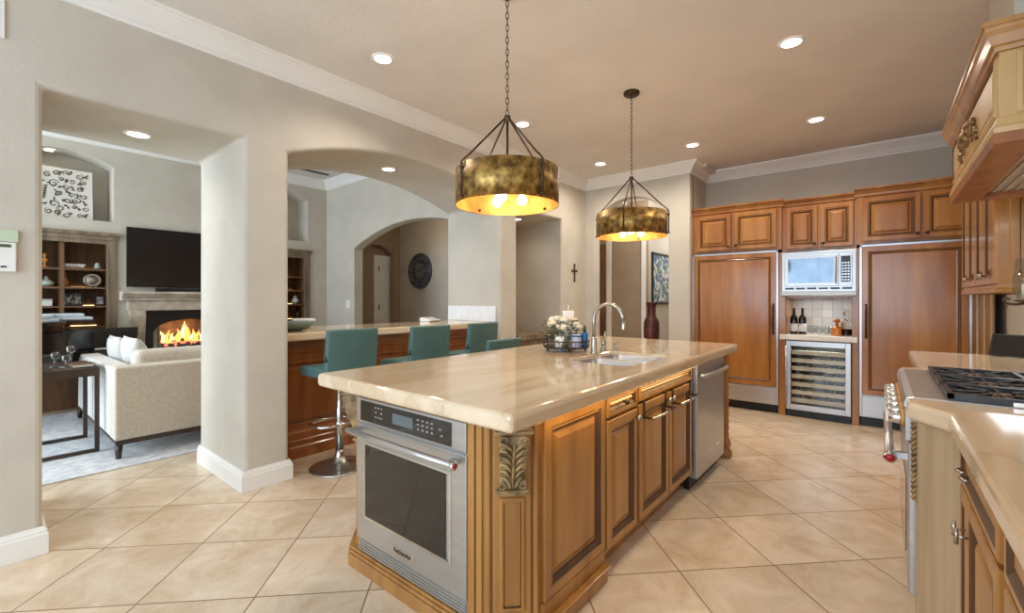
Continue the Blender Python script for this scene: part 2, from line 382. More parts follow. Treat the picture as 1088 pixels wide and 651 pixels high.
def sweep(mb, path, prof, side=1, closed=False, mi=0):
    """sweep a (out, z) profile along a plan polyline with mitred corners; out is to the left of the path when side=1"""
    n = len(path); P = [Vector((p[0], p[1])) for p in path]; rings = []
    for i in range(n):
        a = P[i] - P[i - 1] if (i > 0 or closed) else None
        b = P[(i + 1) % n] - P[i] if (i < n - 1 or closed) else None
        if a is None: a = b
        if b is None: b = a
        a.normalize(); b.normalize()
        na, nb = Vector((-a.y, a.x)), Vector((-b.y, b.x))
        m = (na + nb); m = m / max(m.dot(na), 0.2)
        rings.append([(P[i].x + m.x * side * o, P[i].y + m.y * side * o, z) for o, z in prof])
    k = len(prof); vs = [q for g in rings for q in g]; fs = []
    for i in range(n if closed else n - 1):
        j = (i + 1) % n
        for q in range(k - 1): fs.append((i * k + q, j * k + q, j * k + q + 1, i * k + q + 1))
    mb.add(vs, fs, mi)
    if not closed:
        o = len(mb.v) - len(vs)
        mb.f.append([o + q for q in range(k)]); mb.mi.append(mi); mb.sm.append(False)
        mb.f.append([o + (n - 1) * k + q for q in reversed(range(k))]); mb.mi.append(mi); mb.sm.append(False)

def arc_top(a, b, spring, rise, n=20):
    return [(a + (b - a) * i / n, spring + rise * (1 - (2 * i / n - 1) ** 2)) for i in range(n + 1)]

# ------------------------------------------------------------------ the setting
f = MB(); f.box(-9.6, 1.2, -3.2, 9.6, -0.1, 0.0); struct('floor', f, 'floor')
c = MB(); c.box(-3.5, 1.2, -3.2, 6.65, KZ, KZ + 0.08); struct('ceiling', c, 'ceiling')
c = MB(); c.box(-7.7, XWB + 0.1, -3.2, 4.2, LZ, LZ + 0.08); struct('ceiling_living', c, 'ceiling')
c = MB(); c.box(-9.6, -3.4, 4.17, 9.6, 2.95, 3.0); c.box(-3.5, -1.7, 5.95, 9.6, 3.0, 3.05); struct('ceiling_hall', c, 'ceiling')

A2 = arc_top(1.505, 3.885, 2.395, 0.225, 24)
wl = MB()
wl.prism([(-3.2, 0), (0.25, 0), (0.25, 2.42), (1.2, 2.42), (1.2, 0), (1.505, 0)] + A2 + [(3.885, 0), (4.18, 0), (4.18, 2.4), (5.16, 2.4), (5.16, 0), (6.0, 0), (6.0, 3.45), (-3.2, 3.45)], 'x', XWB, XW)
struct('wall_left', wl, 'wall', bevel=0.028, seg=3)
AB = arc_top(-3.2, -2.13, 2.47, 0.25, 16)
wb = MB()
wb.prism([(-3.5, 0), (-3.2, 0)] + AB + [(-2.13, 0), (-1.855, 0), (-1.855, 3.2), (-3.5, 3.2)], 'y', 5.79, 5.95)
struct('wall_back', wb, 'wall', bevel=0.02, seg=2)
wb = MB(); wb.prism([(-2.0, 5.90), (-1.855, 5.90), (-1.855, 6.46), (1.2, 6.46), (1.2, 6.6), (-2.0, 6.6)], 'z', 0, 3.2); struct('wall_recess', wb, 'wall')
wr = MB(); wr.box(0.88, 1.02, -0.6, 6.5, 0, 3.2); wr.box(0.88, 1.02, -2.5, -0.6, 0, 0.9); wr.box(0.88, 1.02, -2.5, -0.6, 2.3, 3.2); wr.box(0.88, 1.02, -3.2, -2.5, 0, 3.2)
struct('wall_right', wr, 'wall')
wr = MB()
wr.box(-3.5, -3.3, -3.2, -3.05, 0, 3.2); wr.box(0.7, 1.02, -3.2, -3.05, 0, 3.2); wr.box(-3.3, 0.7, -3.2, -3.05, 0, 0.55); wr.box(-3.3, 0.7, -3.2, -3.05, 2.55, 3.2)
wr.box(-7.7, -7.4, -3.2, -3.05, 0, 3.45); wr.box(-4.6, XWB, -3.2, -3.05, 0, 3.45); wr.box(-7.4, -4.6, -3.2, -3.05, 0, 0.45); wr.box(-7.4, -4.6, -3.2, -3.05, 2.75, 3.45)
struct('wall_front', wr, 'wall')

# living room: wall with niches for bookcases and art, centred on the fireplace
XT = -7.49
def niche_wall():
    mb = MB()
    y = [-3.2, 0.26, 1.18, 2.75, 3.666, 4.17]
    for a, b in ((y[0], y[1]), (y[2], 1.62), (2.32, y[3]), (y[4], y[5])): mb.box(XT - 0.5, XT, a, b, 0, 3.45)
    mb.box(XT - 0.5, XT, 1.62, 2.32, 1.08, 3.45)
    for a, b in ((y[1], y[2]), (y[3], y[4])):
        mb.box(XT - 0.5, XT, a, b, 2.14, 2.29)                       # sill between bookcase and art niche
        mb.prism([(a, 3.45)] + arc_top(a, b, 2.98, 0.13, 14) + [(b, 3.45)], 'x', XT - 0.5, XT)
        mb.box(XT - 0.5, XT - 0.38, a, b, 0, 3.3)
    return mb
struct('wall_living', niche_wall(), 'wall')
wd = MB()
pd = [(-7.6, 0), (-6.62, 0)] + [(-6.62 + (2.94) * i / 24, 2.14 + 0.31 * (1 - (2 * i / 24 - 1) ** 2)) for i in range(20)] + [(-6.62 + 2.94 * 19 / 24, 0), (XWB, 0), (XWB, 3.45), (-7.6, 3.45)]
wd.prism(pd, 'y', 4.0, 4.17); struct('wall_living_arch', wd, 'wall', bevel=0.02)
wh = MB(); wh.box(-9.0, XWB, 5.8, 5.9, 0, 3.0)
struct('wall_hall', wh, 'wall')
wh = MB(); wh.prism([(4.17, 0), (4.86, 0)] + arc_top(4.86, 5.64, 2.22, 0.2, 12) + [(5.64, 0), (5.8, 0), (5.8, 3.0), (4.17, 3.0)], 'x', -7.94, -7.82); struct('wall_hall_side', wh, 'wall_dark')
wh = MB(); wh.box(-8.14, -8.02, 4.1, 5.8, 0, 3.0); struct('wall_hall_end', wh, 'wall_dark')
wh = MB(); wh.box(XWB - 0.04, XWB + 0.0, 4.17, 9.5, 0, 3.0); wh.box(-4.3, -3.55, 5.98, 6.02, 0, 3.0); struct('wall_hall_inner', wh, 'wall')
# passage behind the arch in the back wall
wp = MB(); wp.box(-4.3, -3.05, 7.3, 7.38, 0, 3.0); struct('wall_passage', wp, 'wall_dark')
wp = MB(); wp.box(-3.12, -3.05, 7.38, 9.3, 0, 3.0); struct('wall_passage_side', wp, 'wall')
wp = MB(); wp.box(-3.05, -1.8, 9.2, 9.3, 0, 3.0); wp.box(-1.86, -1.8, 6.6, 9.2, 0, 3.0); struct('wall_passage_end', wp, 'wall')
t_ = MB(); t_.box(-3.79, -3.70, 7.27, 7.3, 0, 2.35); t_.box(-3.135, -3.06, 7.27, 7.3, 0, 2.35); struct('trim_1', t_, 'trim', bevel=0.005)
dr = MB(M=None) if False else MB(); dr.box(-3.95, -3.79, 7.24, 7.3, 0, 2.3); struct('door_2', dr, 'wood_brown', bevel=0.004)

# crown mouldings and baseboards
CP = [(0.0, -0.135), (0.014, -0.135), (0.018, -0.115), (0.03, -0.11), (0.034, -0.10), (0.05, -0.075), (0.085, -0.04), (0.1, -0.03), (0.104, -0.02), (0.12, -0.016), (0.124, 0.0), (0.0, 0.0)]
cr = MB(); sweep(cr, [(XW, -3.05), (XW, 5.79), (-1.855, 5.79), (-1.855, 6.46), (0.88, 6.46)], [(o, KZ + z) for o, z in CP], side=-1); struct('trim_2', cr, 'trim')
cr = MB(); sweep(cr, [(XT, -3.05), (XT, 4.0), (XWB, 4.0)], [(o, LZ + z) for o, z in CP], side=-1); struct('trim_3', cr, 'trim')
BP = [(0, 0), (0.022, 0), (0.022, 0.105), (0.017, 0.112), (0.017, 0.122), (0.010, 0.132), (0.008, 0.143), (0, 0.143)]
bb = MB()
sweep(bb, [(XW, -3.05), (XW, 0.25), (XWB, 0.25)], BP, side=-1)
sweep(bb, [(XWB, 1.2), (XW, 1.2), (XW, 1.505), (-3.72, 1.505)], BP, side=-1)
sweep(bb, [(XW - 0.3, 3.885), (XW, 3.885), (XW, 4.18), (XWB, 4.18)], BP, side=-1)
sweep(bb, [(XWB, 5.16), (XW, 5.16), (XW, 5.79), (-3.2, 5.79)], BP, side=-1)
struct('baseboard_left', bb, 'trim', bevel=0.004)
bb = MB(); sweep(bb, [(-2.13, 5.79), (-1.855, 5.79), (-1.855, 5.86)], BP, side=-1); struct('baseboard_back', bb, 'trim')
bb = MB(); sweep(bb, [(XT, 3.75), (XT, 4.0), (-6.62, 4.0)], BP, side=-1); sweep(bb, [(-7.82, 5.8), (XWB - 0.05, 5.8)], BP, side=-1); struct('baseboard_living', bb, 'trim')

# hall door with casing
d = MB(R90(1) @ Matrix())
dm = Matrix.Translation((-8.02, 0, 0)) @ R90(1)
d = MB(dm); d.panel(5.38, 5.79, 0.01, 2.13, 0.0, [(0, 0, 0), (0, 0.035, 0), (0.1, 0.035, 0), (0.11, 0.025, 0), (0.13, 0.025, 0), (0.16, 0.033, 0)])
do = struct('door_1', d, 'trim')
d = MB(dm); d.box(5.28, 5.38, -0.05, 0.0, 0, 2.22); d.box(5.38, 5.79, -0.05, 0, 2.13, 2.22)
cs = d.build('door_casing', 'trim', do, bevel=0.006)
d = MB(dm)
for z in (0.3, 1.15, 1.95): d.cyl((5.39, -0.045), 0.014, z - 0.05, z + 0.05, 10)
d.build('hinge', 'bronze', do)

# windows behind the viewer and in the living room: frames with mullions
def window(name, xs, z0, z1, y, nx):
    m = MB(); a, b = xs
    m.box(a, b, y - .05, y + .05, z0, z0 + .06); m.box(a, b, y - .05, y + .05, z1 - .06, z1)
    for i in range(nx + 1):
        x = a + (b - a - .06) * i / nx; m.box(x, x + .06, y - .04, y + .04, z0, z1)
    return struct(name, m, 'trim')
window('window_1', (-3.3, 0.7), 0.55, 2.55, -3.12, 4)
window('window_2', (-7.4, -4.6), 0.45, 2.75, -3.12, 3)

# ------------------------------------------------------------------ cabinet fronts
RAISED = [(0, 0, 0), (0, .018, 0), (.004, .022, 0), (.042, .022, 0), (.046, .015, 1), (.054, .019, 0), (.062, .012, 1), (.069, .004, 1), (.077, .004, 0), (.096, .014, 0), (.101, .016, 0)]
RAISED_D = [(0, 0, 0), (0, .018, 0), (.004, .022, 0), (.02, .022, 0), (.024, .016, 1), (.03, .019, 0), (.036, .012, 1), (.04, .008, 1), (.05, .015, 0)]
FLATP = [(0, 0, 0), (0, .018, 0), (.004, .022, 0), (.05, .022, 0), (.056, .014, 1), (.064, .018, 0), (.075, .010, 1), (.082, .009, 0)]
def front(parent, name, x0, x1, z0, z1, y, m, prof=RAISED, mats=('wood', 'glaze'), knob=None, kname='knob', kmat='bronze'):
    mb = MB(m); mb.panel(x0, x1, z0, z1, y, prof); o = mb.build(name, list(mats), parent)
    if knob:
        k = MB(m); kx, kz = knob
        k.lathe([(0.006, 0), (0.006, -0.012), (0.015, -0.018), (0.016, -0.026), (0.009, -0.032), (0.0001, -0.033)], (kx, y - 0.020, kz), 12, 'y')
        k.build(kname, kmat, o)
    return o
def bar_pull(parent, p0, p1, out, m, mat='nickel', r=0.006, name='handle'):
    """a bar pull from p0 to p1 (x, z) standing out from the face y"""
    (xa, za, y), (xb, zb, _) = p0, p1
    k = MB(m); k.tube([(xa, y, za), (xa, y - out, za), ((xa + xb) / 2, y - out * 1.12, (za + zb) / 2), (xb, y - out, zb), (xb, y, zb)], r, 8)
    return k.build(name, mat, parent)

# ================================================================== ISLAND
FX = -0.99                     # cabinet face towards +X
MI = R90(1)                    # local x -> world Y, local front (-y) -> +X ; world X = -y
def isl(xface): return -xface
# --- worktop with the sink cut out
wt = thing('island_worktop', 'cream marble island worktop with thick rounded edge around the double sink', 'worktop', (-1.58, 2.64, 0.875))
vs, fs = fill_slab([(-2.235, 1.14), (-0.93, 1.13), (-0.932, 4.155), (-2.235, 4.155)], [list(reversed(rrect(-1.50, -1.085, 2.38, 2.98, 0.07)))], 0.872, 0.94)
mb = MB(); mb.add(vs, fs); mb.build('slab', 'marble', wt, bevel=0.02, seg=3, weld=True)

# --- oven end
oe = thing('island_end_cabinet', 'glazed honey wood end cabinet framing the built-in oven at the near island end', 'cabinet', (-1.6, 1.35, 0))
mb = MB()
mb.box(-2.2, -1.03, 1.40, 1.895, 0.10, 0.872)
mb.prism([(-1.234, 1.24), (-1.155, 1.24), (-1.008, 1.387), (-1.008, 1.42), (-1.234, 1.42)], 'z', 0.08, 0.872)
mb.prism([(-1.992, 1.24), (-2.012, 1.24), (-2.16, 1.387), (-2.16, 1.42), (-1.992, 1.42)], 'z', 0.08, 0.872)
mb.box(-2.01, -1.21, 1.25, 1.40, 0.842, 0.872)
mb.build('body', 'wood', oe)
mb = MB(); mb.box(-1.232, -1.196, 1.226, 1.24, 0.09, 0.872); mb.box(-1.19, -1.16, 1.23, 1.24, 0.09, 0.872)
mb.build('oven_stile', 'wood', oe, bevel=0.003)
def pilaster(cx, cy, s):
    """s=+1: turned to the +X,-Y corner; s=-1: to the -X,-Y corner; local front is -y"""
    m = Matrix.Translation((cx, cy, 0)) @ Matrix.Rotation(s * PI / 4, 4, 'Z')
    mb = MB(m); mb.box(-0.10, -0.082, -0.012, 0.0, 0.09, 0.872); mb.box(0.082, 0.10, -0.012, 0.0, 0.09, 0.872); mb.box(-0.072, 0.072, -0.014, 0.0, 0.09, 0.872)
    p = mb.build('pilaster', 'wood', oe, bevel=0.004)
    q = MB(m); q.panel(-0.048, 0.048, 0.15, 0.575, -0.012, [(0, 0, 0), (0, .008, 0), (.005, .012, 0), (.014, .012, 0), (.018, .003, 1), (.026, .003, 0), (.03, .004, 0)]); q.build('pilaster_panel', ['wood', 'glaze'], p)
    k = MB(m)                                                       # scrolled bracket in side profile
    pr = [(-0.01, 0.835), (-0.085, 0.835), (-0.095, 0.825), (-0.098, 0.80), (-0.088, 0.775), (-0.075, 0.75), (-0.062, 0.71), (-0.045, 0.68), (-0.038, 0.655), (-0.046, 0.64), (-0.042, 0.622), (-0.03, 0.612), (-0.01, 0.61)]
    k.prism(pr, 'x', -0.05, 0.05)
    k.box(-0.07, 0.07, -0.105, 0.0, 0.835, 0.848); k.box(-0.062, 0.062, -0.095, 0.0, 0.848, 0.872)
    k.box(-0.062, 0.062, -0.04, 0.0, 0.598, 0.611); k.box(-0.055, 0.055, -0.03, 0.0, 0.586, 0.598)
    cb = k.build('corbel', 'corbel', p, bevel=0.004)
    l = MB(m)                                                       # acanthus leaf ribs and scrolls
    def prof(z): 
        for (y0, z0), (y1, z1) in zip(pr[2:], pr[3:]):
            if z1 <= z <= z0: return y0 + (y1 - y0) * (z0 - z) / (z0 - z1)
        return -0.04
    for g in (-1, 1):
        for j in range(6):
            t = j / 5; z = 0.80 - 0.145 * t; w_ = 0.05 - 0.012 * t
            l.tube([(g * 0.004, prof(z - 0.03) - 0.004, z - 0.034), (g * 0.014, prof(z - 0.012) - 0.010, z - 0.014), (g * w_ * 0.65, prof(z) - 0.010, z + 0.004), (g * w_, prof(z) - 0.004, z + 0.006), (g * (w_ + 0.003), prof(z) + 0.006, z - 0.012)], [0.003, 0.006, 0.0065, 0.006, 0.003], 7)
        l.tube([(g * (0.034 + 0.017 * math.cos(a) * (1 - a / 14)), -0.101 + 0.001 * a, 0.812 + 0.017 * math.sin(a) * (1 - a / 14)) for a in [i * 0.5 for i in range(22)]], 0.0045, 6)
        l.tube([(g * (0.038 + 0.011 * math.cos(a)), -0.048, 0.632 + 0.012 * math.sin(a)) for a in [i * 0.5 for i in range(13)]], 0.005, 6)
    l.tube([(0, -0.10, 0.80), (0, prof(0.75) - 0.008, 0.75), (0, prof(0.70) - 0.008, 0.70), (0, prof(0.66) - 0.008, 0.66), (0, -0.05, 0.63)], [0.005, 0.007, 0.007, 0.006, 0.004], 8)
    l.build('acanthus_leaf', 'corbel', cb)
pilaster(-1.078, 1.31, 1); pilaster(-2.088, 1.316, -1)
mb = MB()                                                           # plinth: stepped skirt around the oven end
for z0, z1, g in ((0.0, 0.058, 0.0), (0.058, 0.072, -0.008), (0.072, 0.084, -0.018)):
    mb.prism([(-2.045 + g, 1.202 - g), (-1.145 - g * .4, 1.202 - g), (-0.982 - g, 1.365 - g * .4), (-0.982 - g, 1.9), (-1.03, 1.9), (-1.03, 1.42), (-2.20 + g, 1.42), (-2.20 + g, 1.36)], 'z', z0, z1)
mb.build('plinth', ['wood'], oe, bevel=0.004)
front(oe, 'side_panel', 1.405, 1.893, 0.155, 0.862, -(FX - 0.022) , MI, prof=[(a, b, c_) for a, b, c_ in RAISED])
mb = MB(); mb.box(-1.03, -0.996, 1.395, 1.9, 0.084, 0.15); mb.build('side_rail', 'wood', oe, bevel=0.006)

# --- oven
ov = thing('wall_oven', 'stainless steel built-in oven with black glass door in the island end', 'oven', (-1.61, 1.24, 0.1))
mb = MB(); mb.box(-1.99, -1.236, 1.232, 1.395, 0.09, 0.84); mb.build('body', 'steel', ov)
mb = MB(); mb.box(-1.992, -1.234, 1.222, 1.236, 0.722, 0.84)
cp = mb.build('control_panel', 'steel', ov, bevel=0.003)
mb = MB(); mb.box(-1.958, -1.315, 1.2195, 1.223, 0.733, 0.828); mb.build('control_glass', 'black_glass', cp)
mb = MB(); mb.box(-1.70, -1.555, 1.218, 1.22, 0.758, 0.805); mb.build('display', 'display', cp)
mb = MB()
for (x, z) in [(-1.83 + 0.022 * i, 0.765 + 0.022 * j) for i in range(3) for j in range(3) if (i, j) != (1, 1)] + [(-1.52 + 0.03 * i, 0.765 + 0.02 * j) for i in range(4) for j in range(3)] + [(-1.38, 0.79), (-1.37, 0.765)]:
    mb.box(x - 0.006, x + 0.006, 1.2185, 1.22, z - 0.0035, z + 0.0035)
mb.build('key_print', 'steel', cp)
mb = MB()
od = []
mb.panel(-1.992, -1.234, 0.152, 0.712, 1.236, [(0, 0, 0), (0, 0.012, 0), (0.003, 0.014, 0)])
door = mb.build('door', 'steel', ov)
mb = MB()
x0, x1, z0, z1 = -1.93, -1.318, 0.262, 0.632
mb.add([(x0, 1.2205, z0), (x1, 1.2205, z0), (x1, 1.2205, z1), (x0, 1.2205, z1), (x0 + .012, 1.2185, z0 + .012), (x1 - .012, 1.2185, z0 + .012), (x1 - .012, 1.2185, z1 - .012), (x0 + .012, 1.2185, z1 - .012)],
       [(0, 1, 5, 4), (1, 2, 6, 5), (2, 3, 7, 6), (3, 0, 4, 7)], 1)
mb.box(x0 + .012, x1 - .03, 1.2186, 1.2215, z0 + .012, z1 - .012, 0)
mb.build('window', ['black_glass', 'chrome'], door)
mb = MB(); mb.tube([(-1.985, 1.165, 0.69), (-1.7, 1.16, 0.69), (-1.5, 1.16, 0.69), (-1.25, 1.165, 0.69)], 0.0135, 14)
for x in (-1.96, -1.275): mb.box(x - 0.012, x + 0.012, 1.165, 1.225, 0.68, 0.70)
h = mb.build('handle', 'steel', door)
mb = MB(); mb.lathe([(0.015, -1.252), (0.018, -1.248), (0.018, -1.238), (0.012, -1.234)], (0, 1.165, 0.69), 16, 'x'); mb.build('handle_cap', 'chrome', h)
mb = MB(); mb.lathe([(0.0105, -1.2345), (0.0105, -1.2325), (0.0001, -1.232)], (0, 1.165, 0.69), 14, 'x'); mb.build('end_badge', 'red', h)
mb = MB(); mb.box(-1.70, -1.555, 1.217, 1.224, 0.182, 0.215); bd = mb.build('badge', 'chrome', door, bevel=0.002)
def lettering(txt, size, mat, parent, mworld, name='lettering'):
    cu = bpy.data.curves.new(name, 'FONT'); cu.body = txt; cu.size = size; cu.align_x = 'CENTER'; cu.align_y = 'CENTER'; cu.extrude = 0.0006
    o0 = bpy.data.objects.new(name, cu); C.objects.link(o0); bpy.context.view_layer.update()
    me = bpy.data.meshes.new_from_object(o0.evaluated_get(bpy.context.evaluated_depsgraph_get())); bpy.data.objects.remove(o0); me.materials.clear(); me.materials.append(M[mat])
    o = bpy.data.objects.new(name, me); C.objects.link(o)
    o.parent = parent; o.matrix_local = WM[parent.name].inverted() @ mworld
    return o
lettering('KitchenAid', 0.027, 'black', bd if False else door, Matrix.Translation((-1.6275, 1.2163, 0.1985)) @ Matrix.Rotation(PI / 2, 4, 'X'), 'badge_lettering')
mb = MB()
for i in range(4): mb.box(-1.985, -1.24, 1.226, 1.24, 0.092 + i * 0.0135, 0.099 + i * 0.0135)
mb.build('vent_grille', 'steel', ov)
mb = MB(); mb.box(-1.985, -1.24, 1.2405, 1.244, 0.088, 0.148); mb.build('vent_recess', 'black', ov)

# --- base cabinets along the working side
def base_cab(name, label, y0, y1, cat='cabinet', group=None):
    t = thing(name, label, cat, (-1.3, (y0 + y1) / 2, 0), 0, group)
    mb = MB(); mb.box(-1.62, -1.013, y0, y1, 0.11, 0.872); mb.box(-1.62, -1.075, y0, y1, 0, 0.11); mb.build('body', 'wood', t)
    return t
b1 = base_cab('base_cabinet', 'narrow island base cabinet with one drawer over one door beside the wide side panel', 1.90, 2.262)
front(b1, 'drawer', 1.915, 2.25, 0.757, 0.862, -(FX - 0.022), MI, RAISED_D, knob=(2.08, 0.81))
front(b1, 'door', 1.915, 2.25, 0.13, 0.742, -(FX - 0.022), MI, knob=(2.225, 0.70), kmat='nickel')
b2 = thing('sink_cabinet', 'island sink base cabinet with wide false drawer front over two panelled doors', 'cabinet', (-1.3, 2.7, 0))
mb = MB(); mb.box(-1.04, -1.013, 2.263, 3.15, 0.11, 0.872); mb.box(-1.62, -1.013, 2.263, 3.15, 0.11, 0.13); mb.box(-1.62, -1.013, 2.263, 2.28, 0.11, 0.872); mb.box(-1.62, -1.013, 3.13, 3.15, 0.11, 0.872)
mb.box(-1.62, -1.075, 2.263, 3.15, 0, 0.11); mb.build('body', 'wood', b2)
front(b2, 'false_drawer_front', 2.278, 3.135, 0.772, 0.864, -(FX - 0.022), MI, RAISED_D)
front(b2, 'door', 2.278, 2.70, 0.13, 0.755, -(FX - 0.022), MI, knob=(2.675, 0.715), kmat='nickel')
front(b2, 'door', 2.712, 3.135, 0.13, 0.755, -(FX - 0.022), MI, knob=(2.737, 0.715), kmat='nickel')
tb = None
for i, (a, b, lab) in enumerate(((2.32, 2.66, 'chrome towel bar hooked over the sink cabinet door nearer the oven'), (2.755, 3.10, 'chrome towel bar hooked over the sink cabinet door next to the dishwasher'))):
    t = thing('towel_bar', lab, 'towel bar', (-0.95, (a + b) / 2, 0.7), 0, 'towel bars on the sink cabinet')
    mb = MB(); mb.tube([(-0.935, a, 0.68), (-0.928, (a + b) / 2, 0.68), (-0.935, b, 0.68)], 0.007, 8); mb.build('bar', 'chrome', t)
    for y in (a + 0.01, b - 0.01):
        mb = MB(); mb.box(-0.9895, -0.985, y - 0.011, y + 0.011, 0.68, 0.7605); mb.box(-0.9895, -0.934, y - 0.006, y + 0.006, 0.674, 0.686); mb.box(-1.008, -0.985, y - 0.011, y + 0.011, 0.757, 0.761)
        mb.build('bracket', 'bronze', t)
# --- dishwasher
dw = thing('dishwasher', 'stainless steel dishwasher in the island beside the sink cabinet', 'dishwasher', (-1.3, 3.5, 0))
mb = MB(); mb.box(-1.62, -1.02, 3.165, 3.85, 0.10, 0.868); mb.build('body', 'black', dw)
mb = MB(); mb.box(-1.02, -0.965, 3.17, 3.845, 0.085, 0.866); dd = mb.build('door', 'steel', dw, bevel=0.006)
mb = MB(); mb.tube([(-0.962, 3.21, 0.79), (-0.925, 3.23, 0.79), (-0.912, 3.5, 0.79), (-0.925, 3.78, 0.79), (-0.962, 3.80, 0.79)], [0.013] * 5, 10, sx=1.2); mb.build('handle', 'steel', dd)
mb = MB(); mb.box(-0.966, -0.9635, 3.62, 3.70, 0.20, 0.222); mb.build('badge', 'chrome', dd)
mb = MB(); mb.box(-1.06, -1.02, 3.17, 3.845, 0.0, 0.10); mb.build('toe_kick', 'black', dw)
# --- far end cabinet of the island
fe = thing('island_far_cabinet', 'island end cabinet with turned corner foot beyond the dishwasher', 'cabinet', (-1.6, 4.0, 0))
mb = MB(); mb.box(-2.2, -1.0, 3.86, 4.06, 0.10, 0.872); mb.build('body', 'wood', fe)
bp_ = thing('island_back_cabinet', 'wooden back of the island facing the bar stools', 'cabinet', (-1.9, 2.9, 0)); mb = MB(); mb.box(-2.2, -1.63, 1.9, 3.855, 0.0, 0.872); mb.build('body', 'wood', bp_)
mb = MB()
pr = [(0.03, 0.872), (0.03, 0.84), (0.022, 0.83)]
for i in range(12): z = 0.80 - i * 0.055; pr += [(0.024, z + 0.02), (0.03, z), (0.024, z - 0.02)]
pr += [(0.03, 0.16), (0.04, 0.14), (0.045, 0.10), (0.03, 0.085), (0.05, 0.06), (0.055, 0.03), (0.04, 0.0)]
mb.lathe(pr, (-0.998, 4.02, 0), 16); mb.build('turned_post', 'wood', fe)
# --- warm LED strip under the worktop edge
ls = thing('light_strip', 'thin warm light strip under the long edge of the island worktop', 'light', (-0.96, 2.3, 0.87))
mb = MB(); mb.box(-0.966, -0.954, 1.3, 3.14, 0.868, 0.872); mb.build('strip', 'led', ls)
area('under_counter_light', (-0.955, 2.25, 0.864), (0, math.radians(-12), 0), 0.02, 1.8, 1.6, (1, 0.7, 0.3))

# --- sink
sk = thing('kitchen_sink', 'stainless steel double bowl sink set under the island worktop', 'sink', (-1.3, 2.68, 0.7))
def bowl(x0, x1, y0, y1, z1, dep):
    mb = MB(); rings = []
    for g, z in ((-0.001, z1 - 0.001), (0.0, z1 - 0.003), (0.008, z1 - 0.02), (0.02, z1 - dep + 0.03), (0.05, z1 - dep)):
        rings.append([(p[0], p[1], z) for p in rrect(x0 + g, x1 - g, y0 + g, y1 - g, 0.06)])
    k = len(rings[0]); mb.add([q for r_ in rings for q in r_], [(j * k + i, j * k + (i + 1) % k, (j + 1) * k + (i + 1) % k, (j + 1) * k + i) for j in range(4) for i in range(k)] + [tuple(4 * k + i for i in range(k))], 0, True)
    b = mb.build('bowl', 'steel', sk)
    d_ = MB(); d_.lathe([(0.045, 0), (0.04, 0.004), (0.03, 0.0), (0.0001, -0.002)], ((x0 + x1) / 2, (y0 + y1) / 2, z1 - dep + 0.002), 16); d_.build('drain', 'chrome', b)
bowl(-1.478, -1.107, 2.402, 2.655, 0.926, 0.20); bowl(-1.478, -1.107, 2.70, 2.958, 0.926, 0.20)
vs, fs = fill_slab(rrect(-1.499, -1.086, 2.381, 2.979, 0.068), [list(reversed(rrect(-1.478, -1.107, 2.402, 2.655, 0.06))), list(reversed(rrect(-1.478, -1.107, 2.70, 2.958, 0.06)))], 0.921, 0.927)
mb = MB(); mb.add(vs, fs); mb.build('rim', 'steel', sk)
# --- faucet
fa = thing('kitchen_faucet', 'tall gooseneck brushed nickel faucet behind the island sink', 'faucet', (-1.535, 2.765, 0.94))
mb = MB(); mb.lathe([(0.026, 0.94), (0.026, 0.948), (0.021, 0.957), (0.019, 1.04), (0.0145, 1.06)], (-1.535, 2.765, 0), 18)
pts = [(-1.535, 2.765, 1.05), (-1.535, 2.765, 1.17)] + [(-1.535 + 0.108 - 0.108 * math.cos(a), 2.765, 1.18 + 0.105 * math.sin(a)) for a in [PI * i / 14 for i in range(0, 14)]] + [(-1.315, 2.765, 1.16)]
mb.tube(pts, 0.0125, 12); mb.build('spout', 'nickel', fa)
mb = MB(); mb.lathe([(0.013, 1.17), (0.017, 1.155), (0.02, 1.12), (0.019, 1.112)], (-1.314, 2.765, 0), 16); mb.build('spray_head', 'nickel', fa)
mb = MB(); mb.lathe([(0.024, 0.94), (0.024, 0.948), (0.014, 0.955), (0.013, 0.985), (0.018, 0.99), (0.016, 1.01), (0.006, 1.02)], (-1.56, 2.95, 0), 16)
mb.tube([(-1.56, 2.95, 1.01), (-1.55, 2.95, 1.05), (-1.545, 2.955, 1.085)], [0.006, 0.006, 0.010], 8); mb.tube([(-1.56, 2.93, 0.985), (-1.55, 2.89, 0.985)], 0.006, 8)
mb.build('lever', 'nickel', fa)
so = thing('soap_dispenser', 'short nickel soap pump in the worktop beside the faucet lever', 'soap pump', (-1.52, 3.07, 0.94))
mb = MB(); mb.lathe([(0.02, 0.94), (0.02, 0.946), (0.012, 0.952), (0.012, 0.985), (0.014, 0.99), (0.013, 1.005), (0.004, 1.01)], (-1.52, 3.07, 0), 14); b_ = mb.build('base', 'nickel', so)
mb = MB(); mb.tube([(-1.52, 3.07, 1.0), (-1.49, 3.065, 1.005), (-1.465, 3.06, 0.995)], 0.005, 8); mb.build('nozzle', 'nickel', so)

